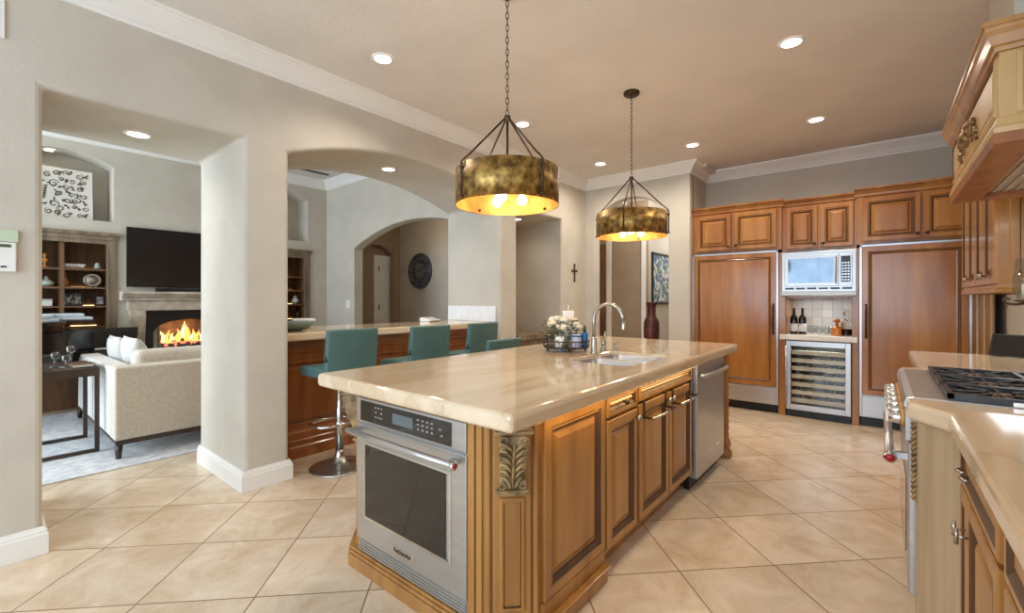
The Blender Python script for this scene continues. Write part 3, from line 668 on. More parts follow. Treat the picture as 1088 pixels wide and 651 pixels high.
# --- tray and what stands on it
TX, TY, TZ = -1.80, 2.825, 0.94
tr = thing('wire_tray', 'round dark wire tray with scrolled rim on the island beside the faucet', 'tray', (TX, TY, TZ))
mb = MB(); mb.lathe([(0.0001, 0.022), (0.165, 0.022), (0.168, 0.026), (0.165, 0.03), (0.0001, 0.03)], (TX, TY, TZ), 32); mb.build('base', 'wood_dark', tr)
mb = MB()
def ring(r, z, t=0.003, n=40): mb.tube([(TX + r * math.cos(2 * PI * i / n), TY + r * math.sin(2 * PI * i / n), z) for i in range(n)], t, 6, closed=True)
ring(0.168, TZ + 0.03); ring(0.172, TZ + 0.075, 0.004)
for i in range(18):
    a = 2 * PI * i / 18; ca, sa = math.cos(a), math.sin(a)
    mb.tube([(TX + 0.17 * math.cos(a + 0.11 * math.sin(t)), TY + 0.17 * math.sin(a + 0.11 * math.sin(t)), TZ + 0.053 + 0.02 * math.cos(t)) for t in [2 * PI * k / 12 for k in range(12)]], 0.002, 5, closed=True)
mb.build('scroll_rim', 'bronze', tr)
for a in (0.4, 1.97, 3.54, 5.1):
    mb = MB(); mb.sphere((TX + 0.14 * math.cos(a), TY + 0.14 * math.sin(a), TZ + 0.0115), 0.0115, 8); mb.build('foot', 'navy', tr)
S = TZ + 0.0305
def lathe_thing(name, label, cat, loc, prof, mat, n=20, group=None, extra=None):
    t = thing(name, label, cat, loc, 0, group); mb = MB(); mb.lathe(prof, loc, n); mb.build('body', mat, t)
    if extra:
        for nm, pr, mt in extra: q = MB(); q.lathe(pr, loc, n); q.build(nm, mt, t)
    return t
lathe_thing('candle_jar', 'lilac and white patterned jar candle on the wire tray', 'candle', (-1.70, 2.80, S), [(0.034, 0), (0.036, 0.004), (0.036, 0.09), (0.033, 0.095), (0.0001, 0.095)], 'lilac', extra=[('band', [(0.0365, 0.076), (0.0368, 0.082), (0.0365, 0.088)], 'navy')])
lathe_thing('soap_bottle', 'blue pump soap bottle on the wire tray next to the faucet', 'bottle', (-1.67, 2.87, S), [(0.022, 0), (0.024, 0.004), (0.024, 0.095), (0.012, 0.108), (0.0001, 0.108)], 'navy', extra=[('pump', [(0.012, 0.108), (0.012, 0.12), (0.004, 0.124), (0.004, 0.145), (0.009, 0.147), (0.007, 0.155), (0.0001, 0.156)], 'black')])
lathe_thing('glass_tumbler', 'small clear glass votive at the left rim of the wire tray', 'glass', (-1.895, 2.75, S), [(0.028, 0), (0.03, 0.004), (0.038, 0.12), (0.036, 0.12), (0.027, 0.008), (0.0001, 0.008)], 'pane')
lathe_thing('painted_mug', 'white mug with green pattern at the front of the wire tray', 'mug', (-1.775, 2.70, S), [(0.028, 0), (0.033, 0.006), (0.034, 0.08), (0.031, 0.08), (0.03, 0.01), (0.0001, 0.008)], noisemat('green_vine_print', (232, 232, 226), (92, 122, 96), (30, 30, 30), 2, rough=0.3, lo=0.5, hi=0.56, distort=2))
fl = thing('flower_arrangement', 'bunch of cream roses with green leaves standing in the wire tray', 'flowers', (-1.82, 2.82, S))
mb = MB(); mb.lathe([(0.035, 0), (0.042, 0.01), (0.045, 0.07), (0.038, 0.09), (0.035, 0.088), (0.038, 0.01), (0.0001, 0.01)], (-1.82, 2.82, S), 18); mb.build('vase', 'celadon', fl)
heads = []
for i in range(24):
    a = random.uniform(0, 2 * PI); r = 0.13 * math.sqrt(random.random()); z = 0.155 + 0.06 * (1 - (r / 0.13) ** 2) + random.uniform(-0.03, 0.015)
    heads.append((-1.82 + r * math.cos(a), 2.82 + r * math.sin(a), S + z))
for i, (x, y, z) in enumerate(heads):
    mb = MB(); rr = random.uniform(0.02, 0.029)
    for k in range(3):
        q = rr * (1 - 0.26 * k); tilt = random.uniform(0, 6)
        mb.lathe([(q * 0.25, -q * 0.8), (q * 0.85, -q * 0.5), (q * 1.05, 0.0), (q * (0.95 - 0.1 * k), q * (0.45 + 0.2 * k)), (q * (0.7 - 0.1 * k), q * (0.5 + 0.2 * k)), (q * 0.4, -q * 0.1)], (x, y, z), 9, cap=False)
    o = mb.build('flower', 'orange' if i % 8 == 5 else 'cream', fl)
    mb = MB(); mb.tube([(-1.82 + (x + 1.82) * 0.15, 2.82 + (y - 2.82) * 0.15, S + 0.03), ((x - 1.82) / 2 , (y + 2.82) / 2, S + 0.10), (x, y, z - 0.01)], 0.0018, 5); mb.build('stem', 'green', o)
mb = MB()
for i in range(120):
    a = random.uniform(0, 2 * PI); r = random.uniform(0.05, 0.15); z = S + random.uniform(0.06, 0.20) - (r * 0.2)
    x, y = -1.82 + r * math.cos(a), 2.82 + r * math.sin(a); L_ = random.uniform(0.032, 0.055); b_ = a + random.uniform(-1, 1); dz = random.uniform(-0.3, 0.6)
    ux, uy = math.cos(b_), math.sin(b_)
    mb.add([(x, y, z), (x + ux * L_ * .5 - uy * L_ * .28, y + uy * L_ * .5 + ux * L_ * .28, z + dz * L_ * .5 + .004), (x + ux * L_, y + uy * L_, z + dz * L_), (x + ux * L_ * .5 + uy * L_ * .28, y + uy * L_ * .5 - ux * L_ * .28, z + dz * L_ * .5 + .004), (x + ux * L_ * .5, y + uy * L_ * .5, z + dz * L_ * .5 - .003)], [(0, 1, 4), (1, 2, 4), (2, 3, 4), (3, 0, 4)])
mb.build('leaves', 'green', fl)
pt = thing('paper_towel_roll', 'white paper towel roll on a holder behind the flowers on the island', 'paper towel', (-1.95, 3.09, 0.94))
mb = MB(); mb.lathe([(0.07, 0), (0.07, 0.01), (0.012, 0.012), (0.008, 0.014), (0.008, 0.30), (0.014, 0.305), (0.016, 0.315), (0.008, 0.325), (0.0001, 0.326)], (-1.95, 3.09, 0.94), 20); mb.build('holder', 'chrome', pt)
mb = MB(); mb.lathe([(0.012, 0.015), (0.047, 0.015), (0.047, 0.285), (0.012, 0.285)], (-1.95, 3.09, 0.94), 28); mb.build('roll', 'paper', pt)

# ================================================================== PENDANTS
def pendant(loc, label, turn):
    x, y = loc
    t = thing('pendant_lamp', label, 'pendant lamp', (x, y, KZ), 0, 'brass drum pendants over the island')
    R_, zb, zt, zh = 0.283, 1.835, 2.03, 2.325
    mb = MB(); mb.lathe([(0.0001, KZ - 0.03), (0.055, KZ - 0.028), (0.064, KZ - 0.02), (0.066, KZ - 0.0005)], (x, y, 0), 28); mb.build('ceiling_canopy', 'bronze', t)
    mb = MB(); n = 20; z = zh + 0.01; L_ = (KZ - 0.03 - z) / n
    for i in range(n):
        a = 0.6 + (i % 2) * PI / 2; zc = z + L_ * (i + 0.5); hl = L_ * 0.62
        mb.tube([(x + math.cos(a) * 0.0075 * math.cos(q), y + math.sin(a) * 0.0075 * math.cos(q), zc + hl * math.sin(q)) for q in [2 * PI * k / 12 for k in range(12)]], 0.0024, 6, closed=True)
    mb.build('chain', 'bronze', t)
    mb = MB(); mb.lathe([(0.006, zh + 0.015), (0.018, zh + 0.01), (0.02, zh - 0.01), (0.01, zh - 0.02)], (x, y, 0), 14); mb.build('hub', 'bronze', t)
    mb = MB(); mb.lathe([(R_, zb), (R_ + 0.002, zb), (R_ + 0.002, zt), (R_, zt)], (x, y, 0), 64, cap=False)
    sh = mb.build('shade', 'brass', t)
    mb = MB(); mb.lathe([(R_ - 0.0008, zb + 0.001), (R_ - 0.0008, zt - 0.001)], (x, y, 0), 64, cap=False); mb.build('shade_lining', 'gold', sh)
    for k in range(4):
        a = math.radians(turn) + k * PI / 2; ca, sa = math.cos(a), math.sin(a); ro = R_ + 0.012
        mb = MB(); mb.tube([(x + 0.01 * ca, y + 0.01 * sa, zh), (x + (R_ - 0.035) * ca, y + (R_ - 0.035) * sa, zt + 0.045), (x + (R_ - 0.004) * ca, y + (R_ - 0.004) * sa, zt + 0.018), (x + ro * ca, y + ro * sa, zt - 0.0), (x + ro * ca, y + ro * sa, zb + 0.012)], 0.0055, 7)
        mb.build('strap', 'bronze', t)
        for zz in (zt - 0.03, zb + 0.02):
            q = MB(); q.tube([(x + (R_ - 0.012) * ca, y + (R_ - 0.012) * sa, zz), (x + (ro + 0.008) * ca, y + (ro + 0.008) * sa, zz)], 0.008, 8); q.build('bolt', 'bronze', t)
    mb = MB(); mb.cyl((x, y), 0.007, zb + 0.1, zh - 0.01, 10)
    for k in range(3):
        a = 2 * PI * k / 3 + 0.9; mb.tube([(x, y, zb + 0.11), (x + 0.08 * math.cos(a), y + 0.08 * math.sin(a), zb + 0.11)], 0.006, 8); mb.cyl((x + 0.085 * math.cos(a), y + 0.085 * math.sin(a)), 0.014, zb + 0.075, zb + 0.12, 10)
    ar = mb.build('socket_arm', 'bronze', t)
    for k in range(3):
        a = 2 * PI * k / 3 + 0.9; cx, cy = x + 0.085 * math.cos(a), y + 0.085 * math.sin(a)
        q = MB(); q.lathe([(0.0001, 0.005), (0.016, 0.012), (0.027, 0.03), (0.026, 0.045), (0.014, 0.065), (0.012, 0.078)], (cx, cy, zb), 14); q.build('bulb', 'bulb', ar)
    point_light((x, y, zb + 0.055), 7, (1, 0.76, 0.48))
    return t
pendant((-1.6, 1.906), 'aged brass drum pendant on a chain, the larger one over the near island end', 77)
pendant((-1.6, 3.515), 'aged brass drum pendant on a chain over the far island end', 12.5)

# ================================================================== RECESSED LIGHTS
def can(loc, label, r=0.075, power=34, col=(1, 0.89, 0.75), angle=150):
    x, y, z = loc
    t = thing('recessed_light', label, 'ceiling light', (x, y, z), 0, 'round recessed ceiling lights')
    mb = MB(); mb.lathe([(r, -0.001), (r, -0.006), (r * 0.82, -0.008), (r * 0.78, -0.003)], loc, 28, cap=False); mb.build('trim_ring', 'trim', t)
    mb = MB(); mb.lathe([(0.0001, -0.004), (r * 0.8, -0.004)], loc, 28, cap=False); mb.build('lens', 'glow', t)
    down_spot((x, y, z - 0.03), power, col, angle)
for (x, y), lab in (((-2.75, 1.89), 'recessed ceiling light left of the near pendant chain, nearest the long wall'), ((-0.46, 3.51), 'recessed ceiling light largest of those near the range hood'),
                    ((-0.475, 5.17), 'recessed ceiling light in front of the cabinet above the microwave'), ((-1.62, 5.15), 'recessed ceiling light in front of the cabinet above the left refrigerator'),
                    ((-2.75, 5.12), 'recessed ceiling light by the corner of crown moulding above the far pendant'), ((-2.72, 3.475), 'recessed ceiling light seen behind the arms of the near pendant')):
    can((x, y, KZ), lab, power=46 if y > 5 else 34, angle=168 if y > 5 else 150)

can((-0.3, -0.5, KZ), 'added ceiling light out of view, brightening the foreground floor', power=14)  # unseen fixture added to brighten the floor in front
can((-3.83, 0.725, 2.42), 'recessed light in the soffit of the square opening beside the thick column', power=6)
can((-3.8, 2.68, 2.62), 'recessed light in the soffit of the arch over the bar', power=8)
can((-3.8, 4.72, 2.40), 'recessed light in the soffit of the narrow opening behind the near pendant', power=5)
can((-7.66, 0.62, 3.095), 'small recessed light in the arched niche over the damask panel', r=0.05, power=1.2, angle=170)
down_spot((-6.0, 2.2, LZ - 0.03), 20, (1, 0.95, 0.88)); down_spot((-5.4, 0.6, LZ - 0.03), 44, (1, 0.96, 0.9))  # unseen spots added to brighten the living room, no fixtures
point_light((-6.2, 5.0, 2.6), 7, (1, 0.82, 0.64), 0.1); point_light((-2.6, 6.8, 2.8), 26, (1, 0.95, 0.9), 0.1); point_light((-2.4, 8.3, 2.6), 16, (0.95, 0.97, 1), 0.1)  # unseen point lamps added to light the hall and passage

# ================================================================== BACK CABINET WALL
FY = 5.90
I4 = Matrix()
AF = ('wood_fridge', 'glaze')
def cornice(parent, x0, x1, y, z0, z1, ends=(0, 0)):
    mb = MB()
    h = z1 - z0
    mb.prism([(6.455, z0), (y, z0), (y - 0.012, z0 + h * .15), (y - 0.016, z0 + h * .35), (y - 0.04, z0 + h * .7), (y - 0.055, z0 + h * .8), (y - 0.06, z1), (6.455, z1)], 'x', x0 - ends[0], x1 + ends[1])
    return mb.build('cornice', 'wood_fridge', parent)
def wall_cab(name, label, x0, x1, y, z0, z1, doors, zc, ends=(0, 0), knobs='in'):
    t = thing(name, label, 'cabinet', ((x0 + x1) / 2, 6.2, z0), 0, 'upper cabinets along the refrigerator wall')
    mb = MB(); mb.box(x0, x1, y + 0.002, 6.455, z0, z1); mb.build('body', 'wood_fridge', t)
    cornice(t, x0, x1, y, z1, zc, ends)
    for i, (a, b) in enumerate(doors): front(t, 'door', a, b, z0 + 0.03, z1 - 0.012, y, I4, mats=AF, knob=((b - 0.025) if i == 0 else (a + 0.025), z0 + 0.075))
    return t
wall_cab('wall_cabinet', 'two-door upper cabinet over the left panelled refrigerator', -1.85, -0.868, FY, 1.885, 2.365, [(-1.80, -1.40), (-1.365, -0.915)], 2.455, (0.0, 0.02))
wall_cab('wall_cabinet', 'two-door upper cabinet over the microwave', -0.866, -0.19, FY + 0.03, 1.852, 2.36, [(-0.825, -0.53), (-0.505, -0.215)], 2.435)
wall_cab('wall_cabinet', 'two-door upper cabinet over the right panelled refrigerator', -0.188, 0.80, FY, 1.885, 2.37, [(-0.14, 0.305), (0.325, 0.76)], 2.465, (0.02, 0.0))
def fridge(label, x0, x1, hx, zb):
    t = thing('refrigerator', label, 'refrigerator', ((x0 + x1) / 2, 6.2, 0), 0, 'panelled built-in refrigerators')
    mb = MB(); mb.box(x0, x1, FY + 0.01, 6.45, 0.1, 1.88); mb.box(x0 + 0.01, x1 - 0.01, FY + 0.06, 6.4, 0.0, 0.1, 1); mb.build('body', ['steel', 'black'], t)
    mb = MB(); mb.box(x0, x0 + 0.018, FY - 0.022, FY + 0.012, 0.12, 1.875); mb.box(x1 - 0.018, x1, FY - 0.022, FY + 0.012, 0.12, 1.875); mb.box(x0, x1, FY - 0.022, FY + 0.012, 1.86, 1.878); mb.build('steel_frame', 'steel', t)
    d_ = front(t, 'door', x0 + 0.02, x1 - 0.02, zb, 1.856, FY - 0.002, I4, FLATP, AF)
    q = MB(); q.tube([(hx, FY - 0.02, 1.26), (hx, FY - 0.06, 1.23), (hx, FY - 0.068, 1.09), (hx, FY - 0.06, 0.95), (hx, FY - 0.02, 0.92)], 0.011, 10); q.build('handle', 'bronze', d_)
    q = MB(); q.box(x0 + 0.02, x1 - 0.02, FY - 0.022, FY + 0.01, 0.11, zb - 0.015); g = q.build('grille', 'steel', t, bevel=0.004)
    return t
f1 = fridge('panelled refrigerator at the left end of the cabinet wall, handle on its right', -1.85, -0.90, -0.948, 0.31)
f2 = fridge('panelled refrigerator right of the wine cooler, handle on its left', -0.165, 0.655, -0.112, 0.335)
# posts beside the wine nook
nk = thing('beverage_nook_cabinet', 'open wooden nook with stone tile back between the two refrigerators', 'cabinet', (-0.53, 6.2, 0))
mb = MB(); mb.box(-0.898, -0.83, FY - 0.005, 6.45, 0, 1.85); mb.box(-0.228, -0.168, FY - 0.005, 6.45, 0, 1.85); mb.box(-0.83, -0.228, FY + 0.06, 6.45, 1.33, 1.352) ; mb.build('side_post', 'wood_fridge', nk, bevel=0.003)
mb = MB(); mb.box(-0.83, -0.228, 6.43, 6.45, 0.92, 1.34); mb.build('tile_back', 'splash', nk)
mb = MB(); mb.box(-0.885, -0.18, FY - 0.04, 6.43, 0.862, 0.92); tag(mb.build('nook_worktop', 'quartzite', None, bevel=0.006), 'pale stone shelf over the wine cooler in the nook', 'worktop')
# stiles to the right of the right refrigerator
es = thing('end_panel', 'tall fluted wooden end panel right of the right refrigerator', 'panel', (0.73, 6.2, 0))
mb = MB(); mb.box(0.657, 0.80, FY + 0.0, 6.45, 0.0, 1.883); mb.build('board', 'wood_fridge', es)
for x in (0.69, 0.735, 0.78):
    mb = MB(); mb.box(x - 0.008, x + 0.008, FY - 0.012, FY + 0.001, 0.05, 1.87); mb.build('flute', 'wood_end', es, bevel=0.004)
# microwave
mw = thing('microwave', 'built-in stainless steel microwave above the bottle nook', 'microwave', (-0.53, 6.1, 1.35))
mb = MB(); mb.box(-0.826, -0.232, FY + 0.01, 6.4, 1.354, 1.842); M['mw_steel'] = noisemat('satin_steel', (182, 182, 182), (190, 190, 190), rough=0.36, metal=0.85); mb.build('body', 'mw_steel', mw)
mb = MB(); mb.box(-0.863, -0.19, FY - 0.02, FY + 0.008, 1.40, 1.843); fr = mb.build('trim_frame', 'mw_steel', mw, bevel=0.004)
mb = MB(); mb.prism([(FY + 0.008, 1.35), (FY - 0.035, 1.35), (FY - 0.05, 1.36), (FY - 0.045, 1.40), (FY - 0.02, 1.405), (FY + 0.008, 1.405)], 'x', -0.863, -0.19); mb.build('lower_lip', 'mw_steel', mw)
mb = MB()
for i in range(6): mb.box(-0.83 + i * 0.104, -0.83 + i * 0.104 + 0.085, FY - 0.024, FY - 0.019, 1.425, 1.445)
mb.build('vent_slots', 'black', mw)
mb = MB(); mb.box(-0.835, -0.345, FY - 0.032, FY - 0.02, 1.46, 1.80); dd = mb.build('door', 'mw_steel', mw, bevel=0.004)
mb = MB(); mb.box(-0.80, -0.385, FY - 0.035, FY - 0.031, 1.495, 1.765); mb.build('door_glass', noisemat('mirror_glass', (84, 92, 100), (94, 102, 110), rough=0.06, metal=0.9), dd)
mb = MB(); mb.tube([(-0.365, FY - 0.03, 1.77), (-0.365, FY - 0.06, 1.75), (-0.365, FY - 0.06, 1.51), (-0.365, FY - 0.03, 1.49)], 0.007, 8); mb.build('handle', 'steel', dd)
mb = MB(); mb.box(-0.335, -0.225, FY - 0.03, FY - 0.02, 1.46, 1.80); kp = mb.build('control_panel', 'mw_steel', mw, bevel=0.003)
mb = MB(); mb.box(-0.32, -0.24, FY - 0.032, FY - 0.029, 1.50, 1.775); mb.build('keypad', 'black', kp)
mb = MB()
for i in range(3):
    for j in range(7): mb.box(-0.312 + i * 0.024, -0.296 + i * 0.024, FY - 0.034, FY - 0.0315, 1.515 + j * 0.03, 1.53 + j * 0.03)
mb.build('keys', 'steel', kp)
# wine cooler
wc = thing('wine_cooler', 'undercounter wine cooler with glass door and wooden racks', 'wine cooler', (-0.53, 6.1, 0))
mb = MB()
mb.box(-0.825, -0.81, FY + 0.01, 6.42, 0.08, 0.855); mb.box(-0.248, -0.233, FY + 0.01, 6.42, 0.08, 0.855); mb.box(-0.81, -0.248, 6.40, 6.42, 0.08, 0.855); mb.box(-0.81, -0.248, FY + 0.01, 6.40, 0.08, 0.10); mb.box(-0.81, -0.248, FY + 0.01, 6.40, 0.84, 0.855)
mb.box(-0.825, -0.233, FY + 0.03, 6.3, 0, 0.08)
mb.build('body', 'black', wc)
mb = MB()
for a, b, c_, d_ in ((-0.822, -0.775, 0.085, 0.852), (-0.283, -0.236, 0.085, 0.852), (-0.775, -0.283, 0.085, 0.145), (-0.775, -0.283, 0.795, 0.852)): mb.box(a, b, FY - 0.03, FY + 0.005, c_, d_)
dd = mb.build('door_frame', 'steel', wc, bevel=0.003)
mb = MB(); mb.box(-0.775, -0.283, FY - 0.008, FY - 0.004, 0.145, 0.795); mb.build('door_glass', 'pane', dd)
mb = MB(); mb.cyl((-0.838 + 0.02, FY - 0.055), 0.009, 0.13, 0.80, 12); mb.box(-0.826, -0.81, FY - 0.055, FY - 0.025, 0.15, 0.17); mb.box(-0.826, -0.81, FY - 0.055, FY - 0.025, 0.76, 0.78); mb.build('handle', 'steel', dd)
for i in range(7):
    z = 0.165 + i * 0.089
    mb = MB(); mb.box(-0.772, -0.286, FY + 0.012, FY + 0.03, z, z + 0.045); mb.box(-0.772, -0.286, FY + 0.03, 6.35, z, z + 0.008); mb.build('rack', noisemat('beech', (238, 216, 184), (246, 228, 200), (4, 30, 30), rough=0.5) if i == 0 else bpy.data.materials['beech'], wc)
mb = MB(); mb.lathe([(0.0001, -0.05), (0.03, -0.048), (0.036, -0.035), (0.036, 0.13), (0.014, 0.18), (0.014, 0.24), (0.0001, 0.241)], (0, 0, 0), 12, 'y')
sb0 = tag(mb.build('stored_bottle', 'wine'), 'dark wine bottle lying on a rack behind the glass of the wine cooler', 'bottle', 'bottles lying in the wine cooler')
for i in range(6):
    for j in range(5):
        o = sb0 if i == j == 0 else sb0.copy()
        if o is not sb0: C.objects.link(o)
        o.location = (-0.725 + j * 0.098, FY + 0.09, 0.165 + i * 0.089 + 0.0455)
mb = MB(); mb.box(-0.60, -0.47, FY - 0.011, FY - 0.003, 0.49, 0.525); mb.build('control_strip', 'black', dd)
mb = MB()
for i in range(5): mb.box(-0.80 + i * 0.115, -0.70 + i * 0.115, FY - 0.0, FY + 0.032, 0.015, 0.072)
mb.build('toe_grille', 'black', wc)
area('cooler_fill', (-0.53, 6.0, 0.83), (0, 0, 0), 0.4, 0.12, 3, (0.85, 0.92, 1.0))  # lamp added inside the cooler to brighten the rack fronts
area('nook_light', (-0.53, 6.12, 1.325), (0, 0, 0), 0.4, 0.06, 1.8, (1.0, 0.95, 0.88))
# bottles and glasses on the nook shelf
NZ = 0.9205
def wine_bottle(x, y, label):
    lathe_thing('wine_bottle', label, 'bottle', (x, y, NZ), [(0.036, 0), (0.038, 0.004), (0.038, 0.17), (0.03, 0.20), (0.014, 0.22), (0.013, 0.28), (0.016, 0.282), (0.016, 0.295), (0.0001, 0.296)], 'wine', 18, 'wine bottles in the nook', [('paper_label', [(0.0385, 0.03), (0.0385, 0.12)], 'paper')])
wine_bottle(-0.765, 6.04, 'dark wine bottle on the left in the nook beside the wooden side')
wine_bottle(-0.685, 6.06, 'dark wine bottle second from the left in the nook, beside the stemless glasses')
for i, (x, y) in enumerate(((-0.60, 6.1), (-0.53, 6.05), (-0.46, 6.06), (-0.42, 6.13))):
    lathe_thing('stemless_glass', 'clear stemless glass in the nook ' + ('next to the wine bottles', 'second from the wine bottles', 'third from the wine bottles', 'next to the amber decanter')[i], 'glass', (x, y, NZ), [(0.02, 0), (0.03, 0.012), (0.036, 0.045), (0.03, 0.09), (0.028, 0.09), (0.033, 0.045), (0.027, 0.016), (0.0001, 0.008)], 'pane', 16, 'stemless glasses in the nook')
lathe_thing('decanter', 'short square-shouldered decanter of amber liquor in the nook', 'decanter', (-0.365, 6.03, NZ), [(0.048, 0), (0.05, 0.005), (0.05, 0.075), (0.035, 0.095), (0.016, 0.105), (0.016, 0.125), (0.02, 0.128), (0.0001, 0.13)], 'amber', 8, extra=[('stopper', [(0.01, 0.13), (0.03, 0.145), (0.032, 0.17), (0.016, 0.185), (0.0001, 0.186)], 'copper')])
t = lathe_thing('decanter', 'clear glass decanter of red liquor with ball stopper at the right of the nook', 'decanter', (-0.25 - 0.03, 6.08, NZ), [(0.05, 0), (0.055, 0.006), (0.055, 0.12), (0.05, 0.15), (0.018, 0.165), (0.016, 0.20), (0.022, 0.205), (0.0001, 0.206)], 'glass', 8, extra=[('liquor', [(0.0001, 0.008), (0.048, 0.008), (0.049, 0.075), (0.0001, 0.075)], 'liquor_red'), ('stopper', [(0.012, 0.207), (0.03, 0.225), (0.034, 0.25), (0.02, 0.275), (0.0001, 0.28)], 'glass')])

# ================================================================== RIGHT SIDE: range, counters, hood, uppers
MR = R90(-1)                   # local x -> world -Y, front -> -X ; world X = y_local
RX = 0.20
near = thing('worktop', 'cream marble worktop in the right foreground beside the range', 'worktop', (0.5, 0.8, 0.9))
mb = MB(); mb.prism([(0.175, -0.6), (0.175, 2.065), (0.078, 2.20), (0.078, 2.312), (0.875, 2.312), (0.875, -0.6)], 'z', 0.875, 0.94); mb.build('slab', 'marble', near, bevel=0.018, seg=3)
far = thing('worktop', 'cream marble worktop beyond the range along the right wall', 'worktop', (0.5, 3.8, 0.9))
mb = MB(); mb.prism([(0.163, 3.36), (0.078, 3.30), (0.078, 3.248), (0.875, 3.248), (0.875, 4.43), (0.163, 4.43)], 'z', 0.875, 0.94); mb.build('slab', 'marble', far, bevel=0.018, seg=3)
AE = ('wood', 'glaze')
def right_base(label, y0, y1, ym=None, px=0.0):
    t = thing('base_cabinet', label, 'cabinet', (0.5, (y0 + y1) / 2, 0), 0, 'base cabinets along the right wall')
    mb = MB(); mb.box(RX + 0.022, 0.86, y0, y1, 0.1, 0.874); mb.box(RX + 0.08, 0.86, y0, y1, 0, 0.1); mb.build('body', 'wood', t)
    dr = front(t, 'drawer', -(y1 - 0.04), -(y0 + 0.03), 0.735, 0.862, RX + 0.022, MR, RAISED_D, AE)
    ym = ym or (y0 + y1) / 2
    for yy in (ym + 0.03 + px, ym - 0.05 + px):
        k = MB(MR); k.tube([(-yy - 0.018, RX, 0.795), (-yy - 0.015, RX - 0.014, 0.795), (-yy, RX - 0.02, 0.795), (-yy + 0.015, RX - 0.014, 0.795), (-yy + 0.018, RX, 0.795)], 0.0045, 8); k.build('cup_pull', 'nickel', dr)
    for a, b, kx in ((-(y1 - 0.04), -(ym + 0.003), -(ym + 0.03)), (-(ym - 0.003), -(y0 + 0.03), -(ym - 0.03))):
        d_ = front(t, 'door', a, b, 0.12, 0.72, RX + 0.022, MR, RAISED, AE)
        k = MB(MR); k.tube([(kx, RX, 0.615), (kx, RX - 0.025, 0.615)], 0.004, 8); k.tube([(kx, RX - 0.025, 0.592), (kx, RX - 0.025, 0.638)], 0.0055, 8); k.build('bar_knob', 'nickel', d_)
    return t
right_base('glazed wood base cabinet in the right foreground, nearest to the range', 1.42, 2.09, 1.90)
right_base('glazed wood base cabinet cut by the lower right edge of the picture', 0.72, 1.418, 0.98, -0.1)
right_base('base cabinet under the worktop beyond the range', 3.262, 4.40)
ps = thing('range_post', 'pale wood angled post between the range and the foreground drawers', 'post', (0.15, 2.2, 0))
mb = MB(); mb.prism([(0.104, 2.31), (0.104, 2.205), (0.205, 2.092), (0.26, 2.092), (0.26, 2.31)], 'z', 0.0, 0.875); mb.build('shaft', 'wood_end', ps, bevel=0.003)
mb = MB()
for k in range(2):
    mb.tube([(0.098 + 0.006 * math.cos(z * 160 + k * PI), 2.215 + 0.006 * math.sin(z * 160 + k * PI), z) for z in [0.58 + i * 0.004 for i in range(72)]], 0.006, 6)
mb.build('rope_moulding', 'corbel', ps)

rg = thing('gas_range', 'professional stainless steel gas range with red-capped oven handle', 'range', (0.45, 2.78, 0))
Y0, Y1 = 2.318, 3.242
mb = MB(); mb.box(0.11, 0.86, Y0, Y1, 0.12, 0.90); mb.box(0.16, 0.86, Y0 + .01, Y1 - .01, 0.0, 0.12); mb.build('body', 'steel', rg)
mb = MB(); mb.prism([(0.07, 0.912), (0.078, 0.936), (0.10, 0.942), (0.875, 0.942), (0.875, 0.90), (0.07, 0.90)], 'y', Y0, Y1); mb.build('cooktop', 'steel', rg, bevel=0.003)
mb = MB(); mb.box(0.075, 0.112, Y0, Y1, 0.77, 0.90); cp = mb.build('control_panel', 'steel', rg, bevel=0.004)
for i in range(6):
    y = Y0 + 0.09 + i * (Y1 - Y0 - 0.18) / 5
    k = MB(); k.lathe([(0.033, 0.075), (0.033, 0.068), (0.028, 0.066)], (0, y, 0.84), 18, 'x'); b_ = k.build('bezel', 'gold', cp)
    k = MB(); k.lathe([(0.026, 0.068), (0.027, 0.06), (0.023, 0.03), (0.018, 0.026), (0.0001, 0.026)], (0, y, 0.84), 16, 'x'); k.box(0.018, 0.028, y - 0.004, y + 0.004, 0.82, 0.86); k.build('knob', 'chrome', cp)
mb = MB(); mb.box(0.085, 0.112, Y0 + 0.008, Y1 - 0.008, 0.17, 0.76); dd = mb.build('oven_door', 'steel', rg, bevel=0.006)
mb = MB(); mb.box(0.082, 0.087, Y0 + 0.15, Y1 - 0.15, 0.28, 0.58); mb.build('window', 'black_glass', dd)
mb = MB(); mb.tube([(0.03, Y0 + 0.03, 0.69), (0.03, Y1 - 0.03, 0.69)], 0.0165, 14)
for y in (Y0 + 0.08, Y1 - 0.08): mb.box(0.03, 0.09, y - 0.014, y + 0.014, 0.678, 0.702)
hd = mb.build('handle', 'steel', dd)
mb = MB(); mb.lathe([(0.0001, Y0 + 0.008), (0.019, Y0 + 0.009), (0.022, Y0 + 0.014), (0.022, Y0 + 0.032), (0.018, Y0 + 0.036)], (0.03, 0, 0.69), 18, 'y'); mb.build('handle_cap', 'chrome', hd)
mb = MB(); mb.lathe([(0.0001, Y0 + 0.005), (0.015, Y0 + 0.0055), (0.016, Y0 + 0.0095)], (0.03, 0, 0.69), 16, 'y'); cpb = mb.build('end_badge', 'red', hd)
mb = MB(); mb.box(0.20, 0.80, Y0 + 0.005, Y1 - 0.02, 0.942, 0.95); mb.build('burner_tray', 'iron', rg)
